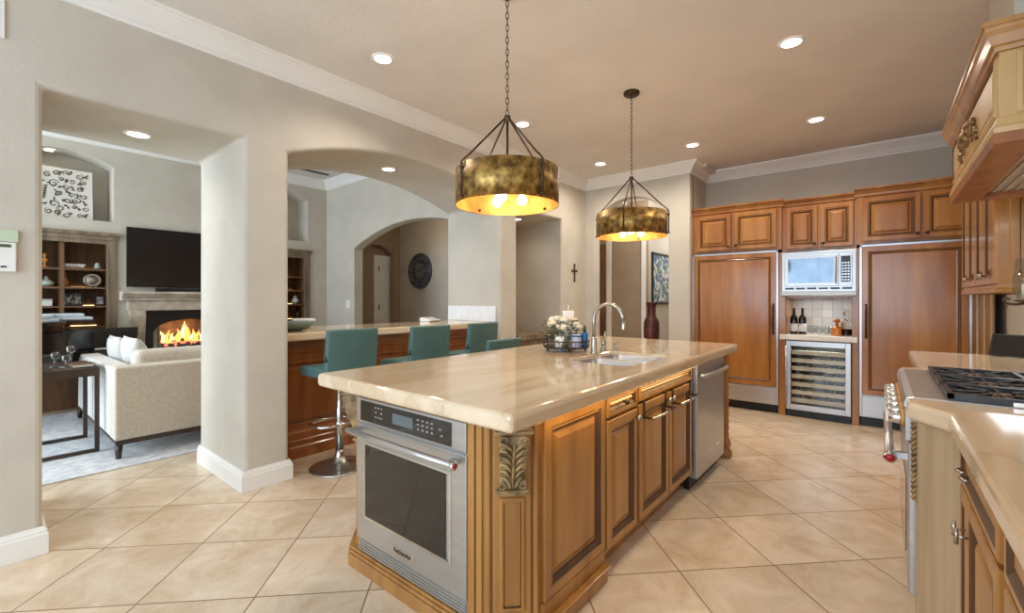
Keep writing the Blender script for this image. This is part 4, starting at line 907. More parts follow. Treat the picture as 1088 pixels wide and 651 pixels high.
def grate(y0, y1):
    mb = MB(); x0, x1, z = 0.195, 0.80, 0.967
    for a, b, c_, d_ in ((x0, x1, y0, y0 + 0.018), (x0, x1, y1 - 0.018, y1), (x0, x0 + 0.018, y0, y1), (x1 - 0.018, x1, y0, y1), ((x0 + x1) / 2 - 0.009, (x0 + x1) / 2 + 0.009, y0, y1)): mb.box(a, b, c_, d_, z - 0.018, z)
    ym = (y0 + y1) / 2
    for xc in (x0 + (x1 - x0) * 0.26, x0 + (x1 - x0) * 0.76):
        for k in range(4):
            a = PI / 4 + k * PI / 2; mb.tube([(xc + 0.045 * math.cos(a), ym + 0.045 * math.sin(a), z - 0.006), (xc + 0.15 * math.cos(a), ym + (y1 - y0) * 0.62 * math.sin(a), z - 0.008)], 0.0065, 6)
        for k in range(4):
            a = k * PI / 2; mb.tube([(xc + 0.04 * math.cos(a), ym + 0.04 * math.sin(a), z - 0.006), (xc + 0.14 * math.cos(a), ym + (y1 - y0) * 0.48 * math.sin(a), z - 0.008)], 0.0055, 6)
    for a in (x0 + 0.009, x1 - 0.009):
        for b in (y0 + 0.009, y1 - 0.009): mb.box(a - 0.009, a + 0.009, b - 0.009, b + 0.009, 0.949, z)
    mb.build('grate', 'iron', rg)
grate(Y0 + 0.008, Y0 + 0.305); grate(Y0 + 0.308, Y0 + 0.60); grate(Y0 + 0.604, Y1 - 0.02)
for y in (Y0 + 0.156, Y0 + 0.455, Y0 + 0.752):
    for x in (0.352, 0.655):
        k = MB(); k.lathe([(0.05, 0.95), (0.048, 0.956), (0.03, 0.957), (0.03, 0.962), (0.0001, 0.963)], (x, y, 0), 18); k.build('burner', 'bronze', rg)
mb = MB(); mb.box(0.36, 0.44, Y0 + 0.001, Y0 + 0.0055, 0.9425, 0.958); mb.build('front_plate', 'chrome', rg)

# hood
hx = 0.31
hood = thing('range_hood', 'pale carved wooden range hood over the gas range', 'range hood', (0.6, 2.8, 1.83))
HY0, HY1 = 2.21, 3.42
mb = MB(); mb.prism([(hx, HY0), (0.875, HY0), (0.875, HY1), (hx, HY1), (hx, HY0)][:4], 'z', 1.885, 2.20); mb.build('body', 'wood_hood', hood)
mb = MB()
for a, b, c_, d_ in ((hx - 0.012, hx + 0.10, HY0 - 0.012, HY1 + 0.012), (hx + 0.10, 0.875, HY0 - 0.012, HY0 + 0.07), (hx + 0.10, 0.875, HY1 - 0.07, HY1 + 0.012)): mb.box(a, b, c_, d_, 1.84, 1.885)
mb.build('lower_frame', 'wood_bar', hood, bevel=0.005)
mb = MB(); sweep(mb, [(0.875, HY1), (hx, HY1), (hx, HY0), (0.875, HY0)], [(0, 1.875), (0.014, 1.878), (0.016, 1.895), (0.01, 1.905), (0.006, 1.93), (0, 1.935)], side=-1); mb.build('lower_moulding', 'wood_hood', hood)
mb = MB(); mb.box(hx + 0.10, 0.875, HY0 + 0.07, HY1 - 0.07, 1.872, 1.885); M['liner'] = noisemat('hood_liner', (176, 168, 156), (196, 188, 176), (4, 40, 4), rough=0.5); ln = mb.build('liner', 'liner', hood)
mb = MB()
for i in range(11): mb.box(hx + 0.13 + i * 0.04, hx + 0.145 + i * 0.04, HY0 + 0.09, HY1 - 0.09, 1.864, 1.873)
mb.build('filter_slats', 'liner', ln)
area('hood_fill', (0.6, 2.8, 1.858), (0, 0, 0), 0.3, 0.5, 5, (1, 0.92, 0.8))  # unseen lamp added below the hood for brightness
mb = MB(); sweep(mb, [(0.875, HY1), (hx, HY1), (hx, HY0), (0.875, HY0)], [(0, 2.15), (0.01, 2.152), (0.014, 2.165), (0.022, 2.17), (0.026, 2.185), (0.030, 2.20), (0.037, 2.215), (0.039, 2.226), (0.044, 2.23), (0.045, 2.245), (0, 2.245)], side=-1); mb.box(hx, 0.875, HY0, HY1, 2.20, 2.243); mb.build('crown', 'wood', hood)
fp = MB(MR); fp.panel(-(HY1 - 0.03), -(HY0 + 0.03), 1.94, 2.145, hx + 0.002, [(0, 0, 0), (0, .006, 0), (.012, .010, 0), (.02, .004, 1), (.035, .004, 0), (.045, .008, 0)]); fpo = fp.build('front_panel', ['wood_hood', 'glaze'], hood)
sp_ = MB(); sp_.panel(hx + 0.04, 0.85, 1.94, 2.145, HY0 + 0.002, [(0, 0, 0), (0, .006, 0), (.012, .010, 0), (.02, .004, 0), (.035, .004, 0), (.045, .008, 0)]); sp_.build('side_panel', ['wood_hood', 'glaze'], hood)
orn = MB(); yc, zc = 2.83, 2.035
for s in (-1, 1):
    for k in range(5):
        w_ = 0.035 + 0.045 * k; orn.tube([(hx - 0.008 - 0.006 * (k % 2), yc + s * (w_ + 0.022 * math.cos(a) * (1 - a / 11)), zc - 0.008 * k + 0.04 * (k % 2) - 0.01 + 0.03 * math.sin(a) * (1 - a / 11)) for a in [q * 0.55 for q in range(15)]], [0.011 - 0.0005 * q for q in range(15)], 6)
orn.sphere((hx - 0.012, yc, zc), 0.03, 10, sz=1.2)
for k in range(5): a = PI * (0.1 + 0.2 * k); orn.tube([(hx - 0.01, yc, zc), (hx - 0.016, yc + 0.05 * math.cos(a), zc + 0.055 * math.sin(a)), (hx - 0.006, yc + 0.075 * math.cos(a), zc + 0.08 * math.sin(a))], [0.006, 0.013, 0.005], 6)
orn.build('carved_ornament', 'antique_gold', fpo)
ch = MB(); ch.box(0.445, 0.88, 2.85, 3.42, 2.246, KZ); struct('wall_chimney_chase', ch, 'wall')

# wall cabinets beyond the hood
uc = thing('wall_cabinet', 'upper cabinet with four narrow panelled doors on the right wall beyond the hood', 'cabinet', (0.7, 4.55, 1.36))
UY0, UY1, UXf = 3.86, 5.22, 0.522
mb = MB(); mb.box(UXf + 0.022, 0.878, UY0, UY1, 1.40, 2.35); mb.build('body', 'wood', uc)
mb = MB(); sweep(mb, [(0.876, UY1), (UXf + 0.01, UY1), (UXf + 0.01, UY0), (0.876, UY0)], [(0, 1.355), (0.01, 1.355), (0.014, 1.365), (0.014, 1.375), (0.004, 1.39), (0, 1.405)], side=-1); mb.box(UXf + 0.01, 0.876, UY0, UY1, 1.375, 1.40); mb.build('light_rail', 'wood', uc)
for i in range(4):
    a = UY1 - 0.01 - i * (UY1 - UY0 - 0.02) / 4; b = a - (UY1 - UY0 - 0.02) / 4 + 0.006
    front(uc, 'door', -a, -b, 1.41, 2.33, UXf + 0.022, MR, RAISED, AE, knob=(-(b + 0.03) if i % 2 == 0 else -(a - 0.03), 1.47), kmat='nickel')
mb = MB(); mb.panel(UXf + 0.06, 0.86, 1.43, 2.30, UY0 + 0.001, [(0, 0, 0), (0, .006, 0), (.006, .009, 0), (.04, .009, 0), (.046, .002, 1), (.06, .002, 0), (.09, .008, 0)]); mb.build('end_panel', ['wood', 'glaze'], uc)

area('under_cabinet_fill', (0.72, 4.5, 1.35), (0, 0, 0), 0.3, 1.2, 2.5, (0.92, 0.96, 1.0))  # added lamp that brightens the dim wall beneath the uppers
# small device leaning at the end of the counter
dv = thing('countertop_screen', 'black screen device leaning back on the counter beyond the range', 'screen', (0.68, 4.25, 0.94))
mt = Matrix.Translation((0.69, 4.28, 0.948)) @ Matrix.Rotation(math.radians(-28), 4, 'Z') @ Matrix.Rotation(math.radians(-22), 4, 'X')
mb = MB(mt); mb.box(-0.15, 0.15, 0, 0.02, 0.0, 0.15); mb.build('case', 'black', dv, bevel=0.004)
mb = MB(mt); mb.box(-0.138, 0.138, -0.003, 0.001, 0.012, 0.138); mb.build('display', 'screen', dv)
mb = MB(Matrix.Translation((0.69, 4.28, 0.948)) @ Matrix.Rotation(math.radians(-28), 4, 'Z')); mb.prism([(0.02, 0.0), (0.10, 0.0), (0.055, 0.10)], 'x', -0.04, 0.04); mb.build('stand', 'black', dv)
# wrought iron bracket with a glass hurricane on the right wall
pf = thing('wall_sconce', 'scrolled iron wall bracket with clear glass hurricane at the right edge, before the upper cabinets', 'sconce', (0.88, 3.62, 1.3))
mb = MB(); mb.lathe([(0.05, 0.879), (0.05, 0.87), (0.02, 0.862), (0.0001, 0.86)], (0, 3.62, 1.30), 18, 'x'); mb.build('wall_plate', 'bronze', pf)
mb = MB(); mb.tube([(0.865, 3.62, 1.30), (0.78, 3.62, 1.285), (0.70, 3.62, 1.295), (0.62, 3.62, 1.30), (0.57, 3.62, 1.29), (0.535, 3.62, 1.295), (0.52, 3.62, 1.31), (0.53, 3.62, 1.325), (0.55, 3.62, 1.318)], [0.009, 0.009, 0.008, 0.008, 0.007, 0.007, 0.006, 0.006, 0.005], 8)
mb.lathe([(0.0001, 1.30), (0.055, 1.305), (0.06, 1.315), (0.0001, 1.318)], (0.62, 3.62, 0), 18); mb.build('scroll_arm', 'bronze', pf)
mb = MB(); mb.lathe([(0.045, 1.32), (0.062, 1.36), (0.066, 1.42), (0.055, 1.48), (0.05, 1.54), (0.047, 1.54), (0.052, 1.48), (0.063, 1.42), (0.059, 1.362), (0.042, 1.322)], (0.62, 3.62, 0), 24, cap=False); mb.build('glass_shade', 'pane', pf)
mb = MB(); mb.lathe([(0.03, 1.3185), (0.03, 1.40), (0.0001, 1.405)], (0.62, 3.62, 0), 18); mb.build('candle', 'paper', pf)

# ================================================================== BAR AND STOOLS
bar = thing('breakfast_bar', 'russet wood breakfast bar front with stepped mouldings under the arch', 'bar', (-3.95, 2.7, 0))
mb = MB(); mb.box(-3.77, -4.15, 1.507, 3.883, 0, 0.99); mb.build('body', 'wood_bar', bar)
mb = MB()
mb.prism([(-3.77, 0), (-3.72, 0), (-3.72, 0.09), (-3.73, 0.10), (-3.735, 0.14), (-3.745, 0.15), (-3.75, 0.20), (-3.76, 0.215), (-3.77, 0.22)], 'y', 1.507, 3.883); mb.build('base_moulding', 'wood_bar', bar)
mb = MB(); mb.prism([(-3.77, 0.82), (-3.762, 0.825), (-3.757, 0.86), (-3.735, 0.875), (-3.73, 0.90), (-3.71, 0.925), (-3.69, 0.93), (-3.68, 0.96), (-3.66, 0.965), (-3.66, 0.99), (-3.77, 0.99)], 'y', 1.507, 3.883); mb.build('top_moulding', 'wood_bar', bar)
for a, b in ((1.60, 2.30), (2.36, 3.06), (3.12, 3.82)):
    mb = MB(MI); mb.panel(a, b, 0.26, 0.80, 3.772, [(0, 0, 0), (0, .006, 0), (.006, .009, 0), (.022, .009, 0), (.028, .002, 1), (.04, .002, 0), (.07, .007, 0)]); mb.build('panel', ['wood_bar', 'glaze'], bar)
bt = MB(); bt.box(-4.24, -3.50, 1.51, 3.88, 0.991, 1.055)
tag(bt.build('bar_worktop', 'marble', None, bevel=0.015, seg=3), 'cream marble bar top under the arch behind the teal stools', 'worktop')
sb = MB(); sb.box(-4.22, -3.42, 3.862, 3.884, 1.056, 1.235)
sp = tag(sb.build('low_backsplash', noisemat('white_medallion_tile', (226, 228, 230), (240, 241, 242), (8, 8, 8), 3, rough=0.3, distort=2.5), None, bevel=0.003), 'white patterned stone backsplash at the far end of the bar top', 'backsplash')
lathe_thing('serving_bowl', 'grey-green serving bowl on the bar top beside the column', 'bowl', (-3.80, 1.74, 1.0555), [(0.06, 0), (0.09, 0.012), (0.15, 0.045), (0.17, 0.075), (0.163, 0.075), (0.14, 0.045), (0.08, 0.02), (0.0001, 0.016)], 'dish', 28)
tw = thing('white_dish', 'folded white dish behind the serving bowl on the bar top', 'dish', (-4.05, 1.95, 1.0555))
mb = MB(); mb.lathe([(0.05, 0), (0.07, 0.01), (0.11, 0.06), (0.115, 0.085), (0.108, 0.085), (0.10, 0.06), (0.06, 0.018), (0.0001, 0.014)], (-4.05, 1.95, 1.0555), 20, sq=0.8); mb.build('body', 'white', tw)
tw = thing('white_dish', 'small pointed white dish on the bar top between the second and third stools', 'dish', (-4.1, 3.45, 1.0555))
mb = MB(); mb.prism([(-4.18, 1.056), (-4.02, 1.056), (-3.98, 1.075), (-4.14, 1.105), (-4.19, 1.10)], 'y', 3.38, 3.54); mb.build('body', 'white', tw, bevel=0.006)

st = thing('bar_stool', 'teal leather bar stool on chrome pedestal, nearest to the column', 'bar stool', (0, 0, 0), 0, 'teal stools around the bar')
mb = MB(); mb.lathe([(0.222, 0.0), (0.225, 0.006), (0.215, 0.012), (0.15, 0.024), (0.08, 0.045), (0.045, 0.075), (0.033, 0.11), (0.031, 0.14)], (0, 0, 0), 40); mb.build('base', 'nickel', st)
mb = MB(); mb.lathe([(0.031, 0.12), (0.031, 0.46), (0.025, 0.47), (0.022, 0.70), (0.05, 0.715), (0.06, 0.725)], (0, 0, 0), 20); mb.build('pedestal', 'nickel', st)
mb = MB()
fr_pts = [(0.0, -0.15, 0.335), (-0.10, -0.17, 0.335), (-0.19, -0.15, 0.335), (-0.215, -0.08, 0.335), (-0.22, 0, 0.335), (-0.215, 0.08, 0.335), (-0.19, 0.15, 0.335), (-0.10, 0.17, 0.335), (0.0, 0.15, 0.335), (0.03, 0.06, 0.335), (0.035, 0, 0.335), (0.03, -0.06, 0.335)]
mb.tube(fr_pts, 0.013, 8, closed=True); mb.lathe([(0.034, 0.31), (0.038, 0.315), (0.038, 0.355), (0.034, 0.36)], (0, 0, 0), 16); mb.build('footrest', 'chrome', st)
mb = MB(); mb.prism([(-0.255, 0.765), (-0.25, 0.735), (-0.22, 0.722), (-0.05, 0.722), (0.16, 0.728), (0.19, 0.74), (0.19, 0.80), (0.10, 0.805), (-0.10, 0.803), (-0.23, 0.795)], 'y', -0.205, 0.205); mb.build('seat', 'teal', st, bevel=0.016, seg=3)
mb = MB()
rows = []
for j in range(9):
    y = -0.21 + 0.42 * j / 8; bow = 0.02 * (1 - (y / 0.21) ** 2)
    rows.append([(0.145 + bow, y, 0.79), (0.15 + bow, y, 0.90), (0.175 + bow, y, 1.085), (0.19 + bow, y, 1.098), (0.215 + bow, y, 1.09), (0.205 + bow, y, 0.95), (0.19 + bow, y, 0.80), (0.185 + bow, y, 0.755), (0.15 + bow, y, 0.755)])
k = 9; mb.add([p for r_ in rows for p in r_], [(j * k + i, j * k + (i + 1) % k, (j + 1) * k + (i + 1) % k, (j + 1) * k + i) for j in range(8) for i in range(k)] + [tuple(range(k)), tuple(8 * k + i for i in reversed(range(k)))])
bk = mb.build('backrest', 'teal', st, bevel=0.012, seg=3)
mb = MB(); mb.box(0.165, 0.20, -0.2125, -0.209, 0.86, 0.875); mb.box(0.18, 0.192, -0.214, -0.209, 0.865, 0.90); mb.build('zip_pull', 'black', bk)
mb = MB(); mb.tube([(0.03, 0.0, 0.715), (0.08, 0.10, 0.71), (0.10, 0.19, 0.70)], 0.005, 6); mb.build('height_lever', 'chrome', st)
st.location = (-3.29, 1.865, 0)
copy_thing(st, (-3.15, 2.51, 0), 0.0, 'teal leather bar stool at the middle of the bar, second from the column')
copy_thing(st, (-3.13, 3.13, 0), 0.06, 'teal leather bar stool at the far end of the bar by the white backsplash')
s4 = copy_thing(st, (-2.655, 2.89, 0.0), 0.0, 'teal leather stool with low seat just behind the island, only its back showing')
# the fourth stool is screwed down lower: same parts, shorter pedestal
for chd in kids(s4):
    b_ = chd.name.split('.')[0]
    if b_ in ('seat', 'backrest', 'height_lever'): chd.location.z -= 0.11
    if b_ == 'pedestal': chd.scale.z = 0.85
# low wooden console in the narrow opening
cn = thing('console_table', 'brown wooden console in the narrow opening behind the island flowers', 'console', (-3.72, 4.67, 0))
mb = MB(); mb.box(-4.1, -3.42, 4.30, 5.04, 0.80, 0.875); mb.build('top', 'wood_grey', cn, bevel=0.005)
mb = MB(); mb.box(-4.05, -3.46, 4.34, 5.0, 0.06, 0.80); mb.build('cabinet_body', 'wood_grey', cn, bevel=0.004)

# ================================================================== WALL ITEMS
cx = MB(); Y_, Z_ = 5.48, 1.69
cx.prism([(Y_ - 0.012, Z_ - 0.11), (Y_ + 0.012, Z_ - 0.11), (Y_ + 0.011, Z_ + 0.015), (Y_ + 0.055, Z_ + 0.018), (Y_ + 0.055, Z_ + 0.042), (Y_ + 0.011, Z_ + 0.045), (Y_ + 0.012, Z_ + 0.11), (Y_ - 0.012, Z_ + 0.11), (Y_ - 0.011, Z_ + 0.045), (Y_ - 0.055, Z_ + 0.042), (Y_ - 0.055, Z_ + 0.018), (Y_ - 0.011, Z_ + 0.015)], 'x', XW + 0.001, XW + 0.016)
cro = thing('wall_cross', 'small dark brown cross hanging on the wall left of the back arch', 'cross', (XW, Y_, Z_)); cx.build('cross_body', 'bronze', cro, bevel=0.003)
mb = MB()
for dy, dz in ((0, 0.115), (0, -0.115), (0.06, 0.03), (-0.06, 0.03)): mb.lathe([(0.0001, XW + 0.018), (0.014, XW + 0.016), (0.017, XW + 0.002)], (0, Y_ + dy, Z_ + dz), 10, 'x')
mb.lathe([(0.0001, XW + 0.022), (0.014, XW + 0.016)], (0, Y_, Z_ + 0.03), 10, 'x'); mb.build('rosette', 'bronze', cro)

kpd = thing('alarm_keypad', 'white alarm keypad with green top panel on the near left wall', 'keypad', (XW, 0.09, 1.53))
mb = MB(); mb.box(XW + 0.001, XW + 0.028, -0.02, 0.158, 1.455, 1.60); mb.build('case', 'white', kpd, bevel=0.006)
mb = MB(); mb.box(XW + 0.001, XW + 0.02, -0.02, 0.165, 1.602, 1.665); mb.build('top_panel', 'mint', kpd, bevel=0.003)
mb = MB(); mb.box(XW + 0.028, XW + 0.030, -0.01, 0.14, 1.575, 1.59); mb.build('display', 'green', kpd)
mb = MB()
for i in range(4): mb.box(XW + 0.028, XW + 0.031, 0.0 + i * 0.035, 0.02 + i * 0.035, 1.475, 1.483)
mb.build('button_row', 'black', kpd)
vt = thing('speaker_cover', 'white square cover high on the near left wall', 'wall cover', (XW, 0.0, 2.9))
mb = MB(); mb.box(XW + 0.001, XW + 0.012, -0.18, 0.121, 2.61, 2.93); mb.build('frame', 'trim', vt, bevel=0.004)
mb = MB(); mb.box(XW + 0.012, XW + 0.014, -0.16, 0.10, 2.63, 2.91); mb.build('mesh_panel', 'white', vt)
sw = thing('light_switch', 'white light switch plate left of the far living room arch', 'switch', (-6.79, 4.0, 1.23))
mb = MB(); mb.box(-6.85, -6.73, 3.992, 3.9995, 1.17, 1.30); p_ = mb.build('plate', 'white', sw, bevel=0.003)
mb = MB(); mb.box(-6.81, -6.77, 3.988, 3.993, 1.20, 1.27); mb.build('rocker', 'trim', sw)

md = thing('wall_medallion', 'round pewter wall medallion in the hall beyond the arch', 'medallion', (-7.15, 5.8, 1.88))
mb = MB(); mb.lathe([(0.36, 5.799), (0.36, 5.775), (0.345, 5.762), (0.33, 5.768), (0.31, 5.755), (0.285, 5.76), (0.275, 5.775), (0.25, 5.778), (0.24, 5.768), (0.225, 5.766), (0.205, 5.775), (0.19, 5.78), (0.0001, 5.78)], (-7.15, 0, 1.88), 48, 'y'); mb.build('disc', 'med_stone', md)
mb = MB()
for i in range(24): a = 2 * PI * i / 24; mb.sphere((-7.15 + 0.262 * math.cos(a), 5.772, 1.88 + 0.262 * math.sin(a)), 0.013, 6)
for i in range(12):
    a = 2 * PI * i / 12; mb.tube([(-7.15 + r_ * math.cos(a + q), 5.774, 1.88 + r_ * math.sin(a + q)) for r_, q in ((0.03, 0), (0.08, 0.2), (0.13, 0.0), (0.17, -0.15))], [0.006, 0.012, 0.012, 0.006], 6)
mb.build('carved_relief', 'med_relief', md)

pc = thing('framed_picture', 'blue and white picture in thin black frame in the passage beyond the back arch', 'picture', (-3.05, 7.8, 1.65))
mp_ = Matrix.Translation((-3.049, 0, 0)) @ R90(1)
mb = MB(mp_)
a, b, c_, d_ = 7.50, 8.35, 1.23, 2.13
for q in ((a, b, c_, c_ + 0.035), (a, b, d_ - 0.035, d_), (a, a + 0.035, c_, d_), (b - 0.035, b, c_, d_)): mb.box(q[0], q[1], -0.03, 0, q[2], q[3])
mb.build('frame', 'black', pc)
mb = MB(mp_); mb.box(a + 0.035, b - 0.035, -0.012, -0.002, c_ + 0.035, d_ - 0.035); mb.build('print', 'picture', pc)
lathe_thing('floor_vase', 'tall dark red pottery vase seen through the back arch', 'vase', (-2.56, 6.3, 0), [(0.08, 0), (0.085, 0.01), (0.08, 0.3), (0.1, 0.6), (0.112, 0.85), (0.108, 0.98), (0.09, 1.03), (0.066, 1.06), (0.06, 1.1), (0.06, 1.2), (0.075, 1.25), (0.09, 1.27), (0.085, 1.275), (0.05, 1.22), (0.05, 1.1), (0.0001, 1.05)], 'vase', 28)

# ================================================================== LIVING ROOM
rug = MB(); rug.box(-7.25, -4.56, -1.8, 3.6, 0.0, 0.012); tag(rug.build('area_rug', 'rug'), 'mottled blue-grey rug under the linen sofa', 'rug')

# bookcases set in the two niches
def bookcase(y0, y1, label):
    t = thing('bookcase', label, 'bookcase', (XT - 0.15, (y0 + y1) / 2, 0), 0, 'weathered oak bookcases beside the fireplace')
    yc = (y0 + y1) / 2; xb = XT - 0.34
    mb = MB()
    mb.box(xb, xb + 0.02, y0 + 0.01, y1 - 0.01, 0, 2.1)
    mb.build('back_board', 'wood_brown', t)
    mb = MB()
    for a, b in ((y0 + 0.005, y0 + 0.05), (y1 - 0.05, y1 - 0.005)): mb.box(xb + 0.02, XT - 0.001, a, b, 0, 2.06)
    mb.box(xb + 0.02, XT - 0.02, yc - 0.018, yc + 0.018, 0.02, 2.06); mb.box(xb + 0.02, XT - 0.001, y0 + 0.005, y1 - 0.005, 2.06, 2.1)
    mb.build('divider', 'wood_brown', t)
    mb = MB()
    for a, b in ((y0 - 0.03, y0 + 0.07), (y1 - 0.07, y1 + 0.03)): mb.box(XT + 0.001, XT + 0.025, a, b, 0, 2.05)
    mb.box(XT + 0.001, XT + 0.025, y0 + 0.07, y1 - 0.07, 2.0, 2.05); mb.box(XT + 0.001, XT + 0.035, y0 - 0.04, y1 + 0.04, 2.05, 2.10); mb.box(XT + 0.001, XT + 0.055, y0 - 0.06, y1 + 0.06, 2.10, 2.14)
    mb.build('face_frame', 'wood_grey', t, bevel=0.004)
    for z in (1.69, 1.465, 1.235, 0.98):
        mb = MB(); mb.box(xb + 0.02, XT - 0.015, y0 + 0.05, y1 - 0.05, z - 0.02, z); sh = mb.build('shelf', 'wood_brown', t)
        for a, b in ((y0 + 0.14, yc - 0.1), (yc + 0.1, y1 - 0.12)):
            q = MB(); q.box(xb + 0.024, xb + 0.034, a, b, z + 0.001, z + 0.006); q.build('light_bar', 'led', sh)
    mb = MB(); mb.box(xb + 0.02, XT, y0 + 0.05, y1 - 0.05, 0.0, 0.94); mb.build('base_cupboard', 'wood_brown', t)
    return t
bookcase(0.26, 1.18, 'weathered wood bookcase left of the fireplace under the damask panel')
bookcase(2.75, 3.666, 'weathered wood bookcase right of the fireplace, seen over the bar')
XS = XT - 0.16
# things on the left bookcase shelves
sh = thing('shell_bowl', 'white ruffled shell bowl on the top shelf of the left bookcase', 'bowl', (XS, 0.84, 1.69))
mb = MB()
for i in range(5):
    y = 0.77 + i * 0.035; mb.lathe([(0.01, 0), (0.035, 0.01), (0.048 + 0.004 * (i % 2), 0.05), (0.043, 0.06), (0.03, 0.02), (0.0001, 0.012)], (XS, y, 1.6905), 10, sq=0.7)
mb.build('body', 'white', sh)
lathe_thing('trinket_jar', 'small pale jar at the right of the top shelf of the left bookcase', 'jar', (XS, 1.05, 1.6905), [(0.02, 0), (0.036, 0.015), (0.034, 0.05), (0.02, 0.062), (0.028, 0.07), (0.012, 0.085), (0.0001, 0.09)], 'celadon', 16)
lathe_thing('gold_figurine', 'gold finial ornament on the upper left compartment of the left bookcase', 'ornament', (XS, 0.585, 1.6905), [(0.03, 0), (0.032, 0.01), (0.01, 0.03), (0.012, 0.06), (0.03, 0.085), (0.03, 0.10), (0.008, 0.12), (0.02, 0.15), (0.0001, 0.18)], 'gold', 14)
lathe_thing('lidded_jar', 'wide pale celadon lidded jar in the left compartment of the left bookcase', 'jar', (XS, 0.60, 1.4655), [(0.04, 0), (0.065, 0.02), (0.07, 0.05), (0.035, 0.08), (0.02, 0.09), (0.014, 0.12), (0.0001, 0.13)], 'celadon', 20)
lathe_thing('copper_bottle', 'slim copper bottle on the middle shelf of the left bookcase', 'bottle', (XS, 0.755, 1.4655), [(0.034, 0), (0.036, 0.01), (0.03, 0.08), (0.012, 0.12), (0.01, 0.16), (0.014, 0.17), (0.0001, 0.171)], 'copper', 16)
pl = thing('silver_platter', 'round silver platter standing on the middle shelf of the left bookcase', 'platter', (XS, 1.0, 1.465))
mb = MB(Matrix.Translation((XS - 0.02, 0, 0))); mb.lathe([(0.0001, 0.012), (0.03, 0.014), (0.05, 0.004), (0.07, 0.002), (0.09, 0.012), (0.088, -0.004), (0.05, -0.008), (0.0001, -0.006)], (0, 1.005, 1.5565), 28, 'x'); mb.build('dish', 'nickel', pl)
def frame(y0, y1, z, h, mat, label, tilt=0.0):
    t = thing('photo_frame', label, 'photo frame', (XS, (y0 + y1) / 2, z), 0, 'photo frames on the left bookcase')
    m_ = Matrix.Translation((XS, 0, z)) @ R90(1) @ Matrix.Rotation(math.radians(-8), 4, 'X')
    mb = MB(m_)
    for q in ((y0, y1, 0, 0.018), (y0, y1, h - 0.018, h), (y0, y0 + 0.018, 0.018, h - 0.018), (y1 - 0.018, y1, 0.018, h - 0.018)): mb.box(q[0], q[1], -0.012, 0.008, q[2], q[3])
    mb.build('frame', 'black', t)
    mb = MB(m_); mb.box(y0 + 0.018, y1 - 0.018, -0.004, 0.006, 0.018, h - 0.018); mb.build('photo', mat, t)
frame(0.735, 0.915, 1.2355, 0.17, 'photo', 'wide black-framed dark photo on the third shelf of the left bookcase')
frame(1.02, 1.12, 1.2355, 0.13, 'photo2', 'small black-framed portrait photo at the right of the third bookcase shelf')
bx = thing('storage_box', 'small white box in the lower left compartment of the left bookcase', 'box', (XS, 0.59, 1.235))
mb = MB(); mb.box(XS - 0.06, XS + 0.06, 0.53, 0.645, 1.2355, 1.30); mb.build('body', 'white', bx, bevel=0.004)
mb = MB(); mb.box(XS - 0.063, XS + 0.063, 0.527, 0.648, 1.3005, 1.32); mb.build('lid', 'celadon', bx, bevel=0.003)
# on the right bookcase
lathe_thing('white_vase', 'round white vase on the right bookcase seen over the bar', 'vase', (XS, 3.53, 1.2355), [(0.03, 0), (0.055, 0.03), (0.058, 0.07), (0.03, 0.11), (0.025, 0.13), (0.03, 0.14), (0.0001, 0.138)], 'white', 18)
lathe_thing('dark_bottle', 'dark tall bottle on the lower shelf of the right bookcase', 'bottle', (XS, 3.58, 0.9805), [(0.035, 0), (0.038, 0.01), (0.038, 0.13), (0.015, 0.17), (0.014, 0.22), (0.0001, 0.221)], 'wine', 16)

dp = thing('scroll_art_panel', 'large cream and brown damask art panel in the arched niche', 'art panel', (XT - 0.15, 0.70, 2.29))
mm = Matrix.Translation((XT - 0.14, 0, 2.2905)) @ R90(1) @ Matrix.Rotation(math.radians(-5), 4, 'X')
mb = MB(mm); mb.box(0.385, 1.01, -0.0, 0.03, 0, 0.625); mb.build('edge', 'wood_dark', dp, bevel=0.003)
mb = MB(mm); mb.box(0.39, 1.005, -0.005, 0.001, 0.005, 0.62); fc_ = mb.build('face', 'cream_board', dp)
mb = MB(mm); rnd = random.Random(3)
def curl(cx, cz, r, a0, g, turns=1.3, w=0.006):
    n = 14; pts = [(cx + g * r * (1 - 0.8 * i / n) * math.cos(a0 + turns * 2 * PI * i / n), -0.006, cz + r * (1 - 0.8 * i / n) * math.sin(a0 + turns * 2 * PI * i / n)) for i in range(n + 1)]
    mb.tube(pts, [w * (0.3 + 0.9 * math.sin(PI * (i + 1) / (n + 2))) for i in range(n + 1)], 5)
def leaf(cx, cz, l, a0, w=0.011):
    mb.tube([(cx, -0.006, cz), (cx + l * .5 * math.cos(a0), -0.006, cz + l * .5 * math.sin(a0)), (cx + l * math.cos(a0 + .25), -0.006, cz + l * math.sin(a0 + .25))], [w * .5, w, w * .15], 5)
xm = 0.56
def pair(f, dx, z, *a):
    f(xm + dx, z, *a)
for z0_ in (0.30,):
    for g in (-1, 1):
        for (dx, z, r, a0) in ((0.10, 0.42, 0.05, 0.3), (0.10, 0.17, 0.05, -1.2), (0.05, 0.52, 0.035, 1.0), (0.055, 0.08, 0.035, 2.0)):
            if 0.40 < xm + g * dx < 1.0: curl(xm + g * dx, z, r, a0, g)
        for i in range(9):
            a_ = PI / 2 - i * PI / 8; mb.tube([(xm + g * 0.11 * math.cos(a_), -0.006, 0.30 + 0.13 * math.sin(a_)), (xm + g * 0.125 * math.cos(a_ - 0.2), -0.006, 0.30 + 0.145 * math.sin(a_ - 0.2))], [0.006, 0.010], 5)
        for i in range(6): leaf(xm + g * 0.01, 0.22 + i * 0.03, 0.045, PI / 2 - g * (0.5 + 0.15 * i))
